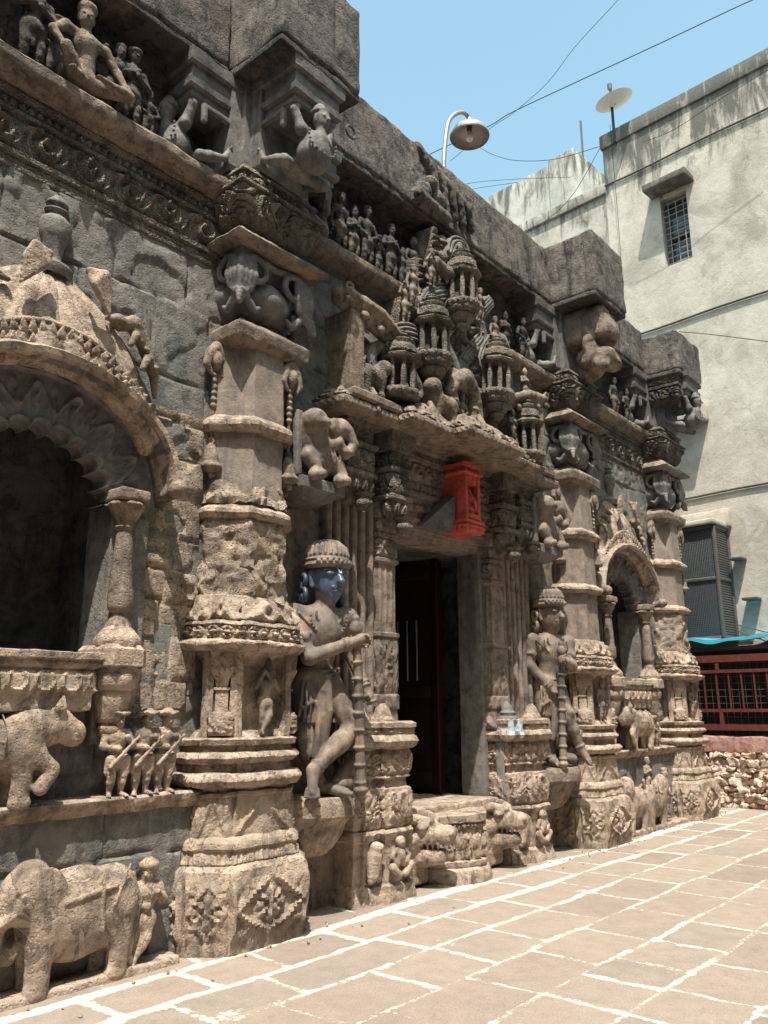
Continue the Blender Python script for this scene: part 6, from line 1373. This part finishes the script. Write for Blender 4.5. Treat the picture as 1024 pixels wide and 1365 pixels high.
    part('hidden_foot', (lambda s: s.mesh(.004))(Sculpt(.012, .03).path([F(.16, .06, .12), F(.24, .10, .22), F(.3, .10, .34)], [.06, .05, .03]).ell(F(.14, .1, .08), (.10, .08, .06))), S_STAT, t, label='small crouching lump carved behind the club')
    t.scale = (1.06, 1.06, 1.06)
    return t
gl = at(430, 1062, 1.10)
guardian('stone guardian with blue painted face and tall crown holding a club, left of the doorway', (4.75, 1.10, .86), 1, True)
guardian('bare stone guardian with pointed cap and club, right of the doorway', (8.45, 1.12, .88), -1, False)

# ------------------------------------------------------------------ the carved screen over the canopy
SG = 'carvings of the screen above the doorway'
def octa(c, r, y=1.0): return [(c[0]+r*math.cos(a)*1., c[1]+r*math.sin(a)*y) for a in np.linspace(0, 2*math.pi, 9)[:-1]-math.pi/8][::1]
def pavilion(c, H, r, lab, hang=False, figure=True):
    """a little domed pavilion on columns; hanging ones end in a bud"""
    c = np.array(c, float); t = thing('mini_pavilion', lab, 'carved pavilion', c, SG)
    def ol(prof, seed=0, **k): return loft(octa(c, r), prof, closed=True, ds=.012, amp=.004, freq=9, seed=seed, capb=True, **k)
    z = c[2]
    if hang:
        part('bud', lathe((c[0], c[1], z), smooth_prof([(-.0, .01), (.03, r*.30), (.07, r*.42), (.09, r*.36), (.11, r*.55), (.17, r*.75), (.19, r*.68), (.21, r*.95), (.25, r*1.0)], 3), 28, .004, lobes=10, lobe=.08), S_CARVE, t); z += .24; H -= .24
    part('floor_slab', ol([(z, .0), (z+.01, .02), (z+.03, .03, o_dent, .014), (z+.08, .03), (z+.09, .01), (z+.10, -.01)], 1), S_CARVE, t); z0 = z+.09; z1 = z+H*.52
    for k in range(8):
        a = 2*math.pi*k/8-math.pi/8; x, y = c[0]+(r-.022)*math.cos(a), c[1]+(r-.022)*math.sin(a)
        if math.sin(a) > .5: continue
        part('column', lathe((x, y, 0), smooth_prof([(z0, .030), (z0+.02, .024), ((z0+z1)/2, .028), (z1-.03, .020), (z1-.01, .032), (z1+.01, .034)], 2), 8, .001), S_CARVE, t)
    part('core', box(c[0]-r*.55, c[0]+r*.55, c[1]-.0, c[1]+r*.8, z0, z1, bev=.01, amp=.003), S_DARK, t)
    if figure:
        S = Sculpt(.009, .016); S.ell((c[0], c[1]-r*.45, z0+.03), (.05, .04, .035)); S.cap((c[0], c[1]-r*.42, z0+.04), (c[0], c[1]-r*.42, z0+(z1-z0)*.55), .035, .03); S.ell((c[0], c[1]-r*.45, z0+(z1-z0)*.75), .03)
        part('inner_figure', S.mesh(.002), S_CARVE, t)
    part('eave', ol([(z1, .0), (z1+.005, .04), (z1+.03, .05), (z1+.05, .02), (z1+.07, -.01), (z1+.08, .0, o_bead, .01), (z1+.11, -.01)], 2), S_CARVE, t)
    pv = random.Random(int(c[0]*1000)); t.rotation_euler = (0, R_(pv.uniform(-4, 4)), R_(pv.uniform(-25, 25))); t.scale = (pv.uniform(.92, 1.08), pv.uniform(.92, 1.08), pv.uniform(.94, 1.06))
    zt = c[2]+H if not hang else z+H
    part('dome', lathe((c[0], c[1], 0), smooth_prof([(z1+.09, r*.95), (z1+(zt-z1)*.45, r*.88), (z1+(zt-z1)*.50, r*.70), (z1+(zt-z1)*.62, r*.78), (z1+(zt-z1)*.70, r*.5), (z1+(zt-z1)*.78, r*.56), (z1+(zt-z1)*.86, r*.28), (z1+(zt-z1)*.92, r*.30), (zt, r*.06)], 3), 28, .004, lobes=12, lobe=.06), S_CARVE, t)
    return t
def P(px, py, Y): return at(px, py, Y)
# side stubs with sunk panels
for sg, lab in ((-1, 'plain stone stub wall at the left end of the carved screen'), (1, 'plain stone stub wall at the right end of the carved screen')):
    xa, xb = (DC-1.68, DC-1.50) if sg < 0 else (DC+1.50, DC+1.68)
    t = thing('screen_stub', lab, 'stub wall', ((xa+xb)/2, 1.1, 4.25), SG)
    part('stile', box(xa, xb, .92, 1.3, 4.20, 4.96, bev=.012, amp=.008, du=.04, seed=sg+2), S_MID, t)
    a, b = (xb+.005, xb+.62) if sg < 0 else (xa-.62, xa-.005)
    part('back_panel', box(a, b, 1.10, 1.3, 4.20, 4.88, bev=.01, amp=.006, du=.05), S_WALL, t)
    hi, lo = ((xa-.05, 5.06), (xb+.62, 4.80)) if sg < 0 else ((xb+.05, 5.06), (xa-.62, 4.80))
    S = Sculpt(.011, .02); S.path([(hi[0], 1.0, hi[1]), ((hi[0]+lo[0])/2, .98, (hi[1]+lo[1])/2+.03), (lo[0], .98, lo[1])], [.09, .085, .06]); S.path([(hi[0], .93, hi[1]+.03), ((hi[0]+lo[0])/2, .90, (hi[1]+lo[1])/2+.09), (lo[0], .9, lo[1]+.04)], [.05, .06, .03])
    for k in range(5):
        q = k/4; S.ell((hi[0]+(lo[0]-hi[0])*q, .90, hi[1]+(lo[1]-hi[1])*q-.06), (.05, .03, .04)); S.tor((hi[0]+(lo[0]-hi[0])*q, .9, hi[1]+(lo[1]-hi[1])*q+.06), (0, 1, .2), .04, .014)
    part('raking_crest', S.mesh(.006, 12), S_MID, t)
    part('base_strip', loft([(min(a, xa)-.02, 1.3), (min(a, xa)-.02, .86), (max(b, xb)+.02, .86), (max(b, xb)+.02, 1.3)], [(4.10, .0), (4.12, .03), (4.17, .03), (4.19, .0), (4.205, -.02)], amp=.006, ds=.03), S_MID, t)
def swirl(x, z, W, H):
    a = noise2(x*3.2, z*3.2, 41); b = noise2(x*3.2+7, z*3.2+3, 43); q = np.abs(np.sin((x*11+a*5)+0*z))*.5+np.abs(np.sin(z*12+b*6))*.5
    return q+.8*np.abs(np.sin(noise2((x+.1*a)*6, (z+.1*b)*6, 45)*6))
sg_ = thing('screen_ground', 'dense leaf carving filling the ground of the screen above the doorway', 'carved panel', (DC, 1.2, 4.1), SG)
for x0, x1, z0, z1 in ((DC-1.0, DC+1.0, 4.12, 4.9), (DC-.85, DC+.75, 4.905, 5.45), (DC-.6, DC+.55, 5.455, 6.0), (DC-.35, DC+.35, 6.005, 6.45)):
    part('carved_slab', relief((x0, 1.10, z0), (1, 0, 0), (0, 0, 1), x1-x0, z1-z0, swirl, .075, .011, .18, .004), S_CARVE, sg_)
pavilion(P(532, 534, .92), 0.74, .165, 'domed pavilion on columns at the lower left of the screen', False)
pavilion(P(705, 615, .92), 0.74, .165, 'domed pavilion on columns at the lower right of the screen', False)
pavilion(P(577, 517, .88), 1.0, .175, 'hanging pavilion with bud in the left middle of the screen', True, False)
pavilion(P(663, 562, .88), 1.0, .165, 'hanging pavilion with bud in the right middle of the screen', True, False)
pavilion(P(616, 443, .86), 1.02, .175, 'highest hanging pavilion with bud at the centre of the screen', True, False)
# open central arch with its lion
cA = P(618, 578, .84); t = thing('open_arch', 'open stone arch with a small figure at the foot of the screen', 'carved arch', cA, SG)
S = Sculpt(.010, .02)
for q in (-.17, .17):
    S.cap(cA+[q, 0, 0], cA+[q, 0, .40], .045); 
    for z in (.08, .2, .3): S.tor(cA+[q, 0, z], (0, 0, 1), .045, .014)
S.path([cA+[-.22, 0, .38], cA+[-.15, -.02, .50], cA+[0, -.03, .60], cA+[.15, -.02, .50], cA+[.25, 0, .34], cA+[.28, .0, .12]], [.06, .075, .085, .075, .06, .06]); S.box(cA+[0, .08, .55], (.2, .12, .10), rnd=.04); S.box(cA+[.02, .05, -.03], (.34, .13, .04))
S.ell(cA+[.32, -.02, .03], (.1, .1, .12))
part('arch', S.mesh(.008, 9), S_MID, t)
F = Frame(cA+[0, .02, .01]); solo('arch_figure', stander(F, .40, .02, 'hip', hat='crown', vox=.008), S_STAT, 'small pale figure standing inside the open stone arch', 'figure', SG)
solo('screen_lion', quadruped(Frame(cA+[-.36, .02, .0]), .42, .34, 'lion', -1, 3, vox=.009), S_MID, 'small lion with raised head left of the open stone arch', 'animal carving', SG)
solo('screen_lion', quadruped(Frame(P(494, 528, .98)), .30, .30, 'lion', 1, 4, vox=.009), S_CARVE, 'small crouching beast in the left corner of the screen', 'animal carving', SG)
# ribbed volutes
def volute(pts, w, Y, lab, n=4, mat=None):
    """a band of parallel ribs along a curve"""
    Q = smooth3([at(px, py, Y) for px, py in pts], 8); T = np.gradient(Q, axis=0); T /= np.linalg.norm(T, axis=1, keepdims=True); N = np.cross(T, [0, 1., 0])
    S = Sculpt(.010, .008); m = len(Q); wd = w*np.interp(np.linspace(0, 1, m), [0, .2, .6, 1], [.75, 1., .8, .35])
    S.path(Q+[0, .05, 0], list(wd*.8+.02), .01)
    for k in range(n):
        o = (k/(n-1)-.5)*1.7; S.path([q+nn*o*ww-np.array([0, .025+.015*(1-abs(o)), 0]) for q, nn, ww in zip(Q, N, wd)], list(.016+.0*wd), .004)
    solo('ribbed_volute', S.mesh(.003, 12), mat or S_WALL, lab, 'carved volute', SG)
volute([(556, 420), (572, 394), (598, 392), (606, 420), (590, 444), (592, 462), (606, 490), (606, 515), (588, 522)], .095, .99, 'big ribbed S shaped volute left of the centre of the screen', 5)
volute([(516, 466), (530, 442), (556, 448), (562, 470), (545, 482), (548, 500), (560, 522), (552, 534)], .080, .98, 'smaller ribbed volute arching over the lower left pavilion', 4)
volute([(652, 402), (636, 422), (640, 450), (626, 468), (614, 488), (622, 512), (642, 530), (656, 540)], .095, 1.03, 'ribbed wavy volute right of the centre of the screen', 5)
volute([(690, 540), (682, 560), (676, 585), (690, 604), (704, 612)], .085, 1.0, 'ribbed curling volute left of the lower right pavilion', 4)
volute([(590, 560), (578, 545), (582, 522), (600, 520), (606, 538)], .07, .96, 'small ribbed curl beside the open stone arch', 4)
volute([(648, 505), (640, 480), (652, 455), (668, 452), (676, 470)], .07, 1.0, 'ribbed curl wrapping the right hanging pavilion', 4)
volute([(500, 500), (492, 478), (502, 462), (516, 468)], .06, 1.02, 'little ribbed curl in the left panel of the screen', 4)
volute([(598, 340), (604, 326), (616, 330), (622, 352), (626, 372)], .085, .98, 'ribbed crest curl at the very top of the screen', 4)
# riders and little people
def small(px, py, H, Y, lab, pose, hat, lean=0., cross=0, mat=None):
    p = at(px, py, Y); solo('screen_figure', stander(Frame(p), H, lean, pose, cross=cross, hat=hat, vox=.0085, seed=int(px+py)), mat or S_STAT, lab, 'figure', SG)
small(550, 412, .46, .94, 'slim pale rider figure left of the big volute', 'down', 'bun')
small(575, 383, .40, .92, 'crouching figure beside the bird at the top of the screen', 'flute', 'turban')
small(540, 432, .44, .98, 'figure with a shield lowest in the row left of the big volute', 'up', 'turban')
small(612, 375, .44, .95, 'figure with folded arms under the top curl of the screen', 'chest', 'bun')
small(660, 470, .42, .94, 'pale standing figure on top of the right hanging pavilion', 'down', 'bun')
small(700, 538, .42, 1.08, 'dim figure in the recess left of the second pillar', 'chest', 'crown')
small(628, 400, .40, .96, 'figure on the right slope of the top pavilion', 'hip', 'turban', .05)
small(640, 430, .40, .98, 'figure standing right of the top pavilion bud', 'up', 'bun')
small(562, 450, .36, .92, 'small kneeling figure left of the middle hanging pavilion', 'chest', 'turban')
small(684, 590, .36, .90, 'figure left of the lower right pavilion', 'chest', 'crown')
small(722, 626, .34, .92, 'figure at the right end of the screen', 'hip', 'bun')
small(600, 566, .34, .88, 'figure between the small lion and the left hanging pavilion', 'up', 'bun')
S = Sculpt(.009, .02); c = at(597, 372, .92); S.ell(c+[0, 0, .06], (.12, .08, .08)); S.path([c+[.06, 0, .08], c+[.14, -.02, .16], c+[.13, -.03, .28], c+[.17, -.05, .33]], [.06, .04, .032, .045]); S.cap(c+[.17, -.05, .33], c+[.25, -.08, .31], .03, .01); S.path([c+[-.08, 0, .08], c+[-.2, 0, .12], c+[-.26, 0, .04]], [.06, .05, .02])
for q in (-.03, .05): S.cap(c+[q, 0, .0], c+[q, -.01, -.06], .02)
solo('carved_bird', S.mesh(.003), S_CARVE, 'carved long necked bird near the top of the screen', 'animal carving', SG)
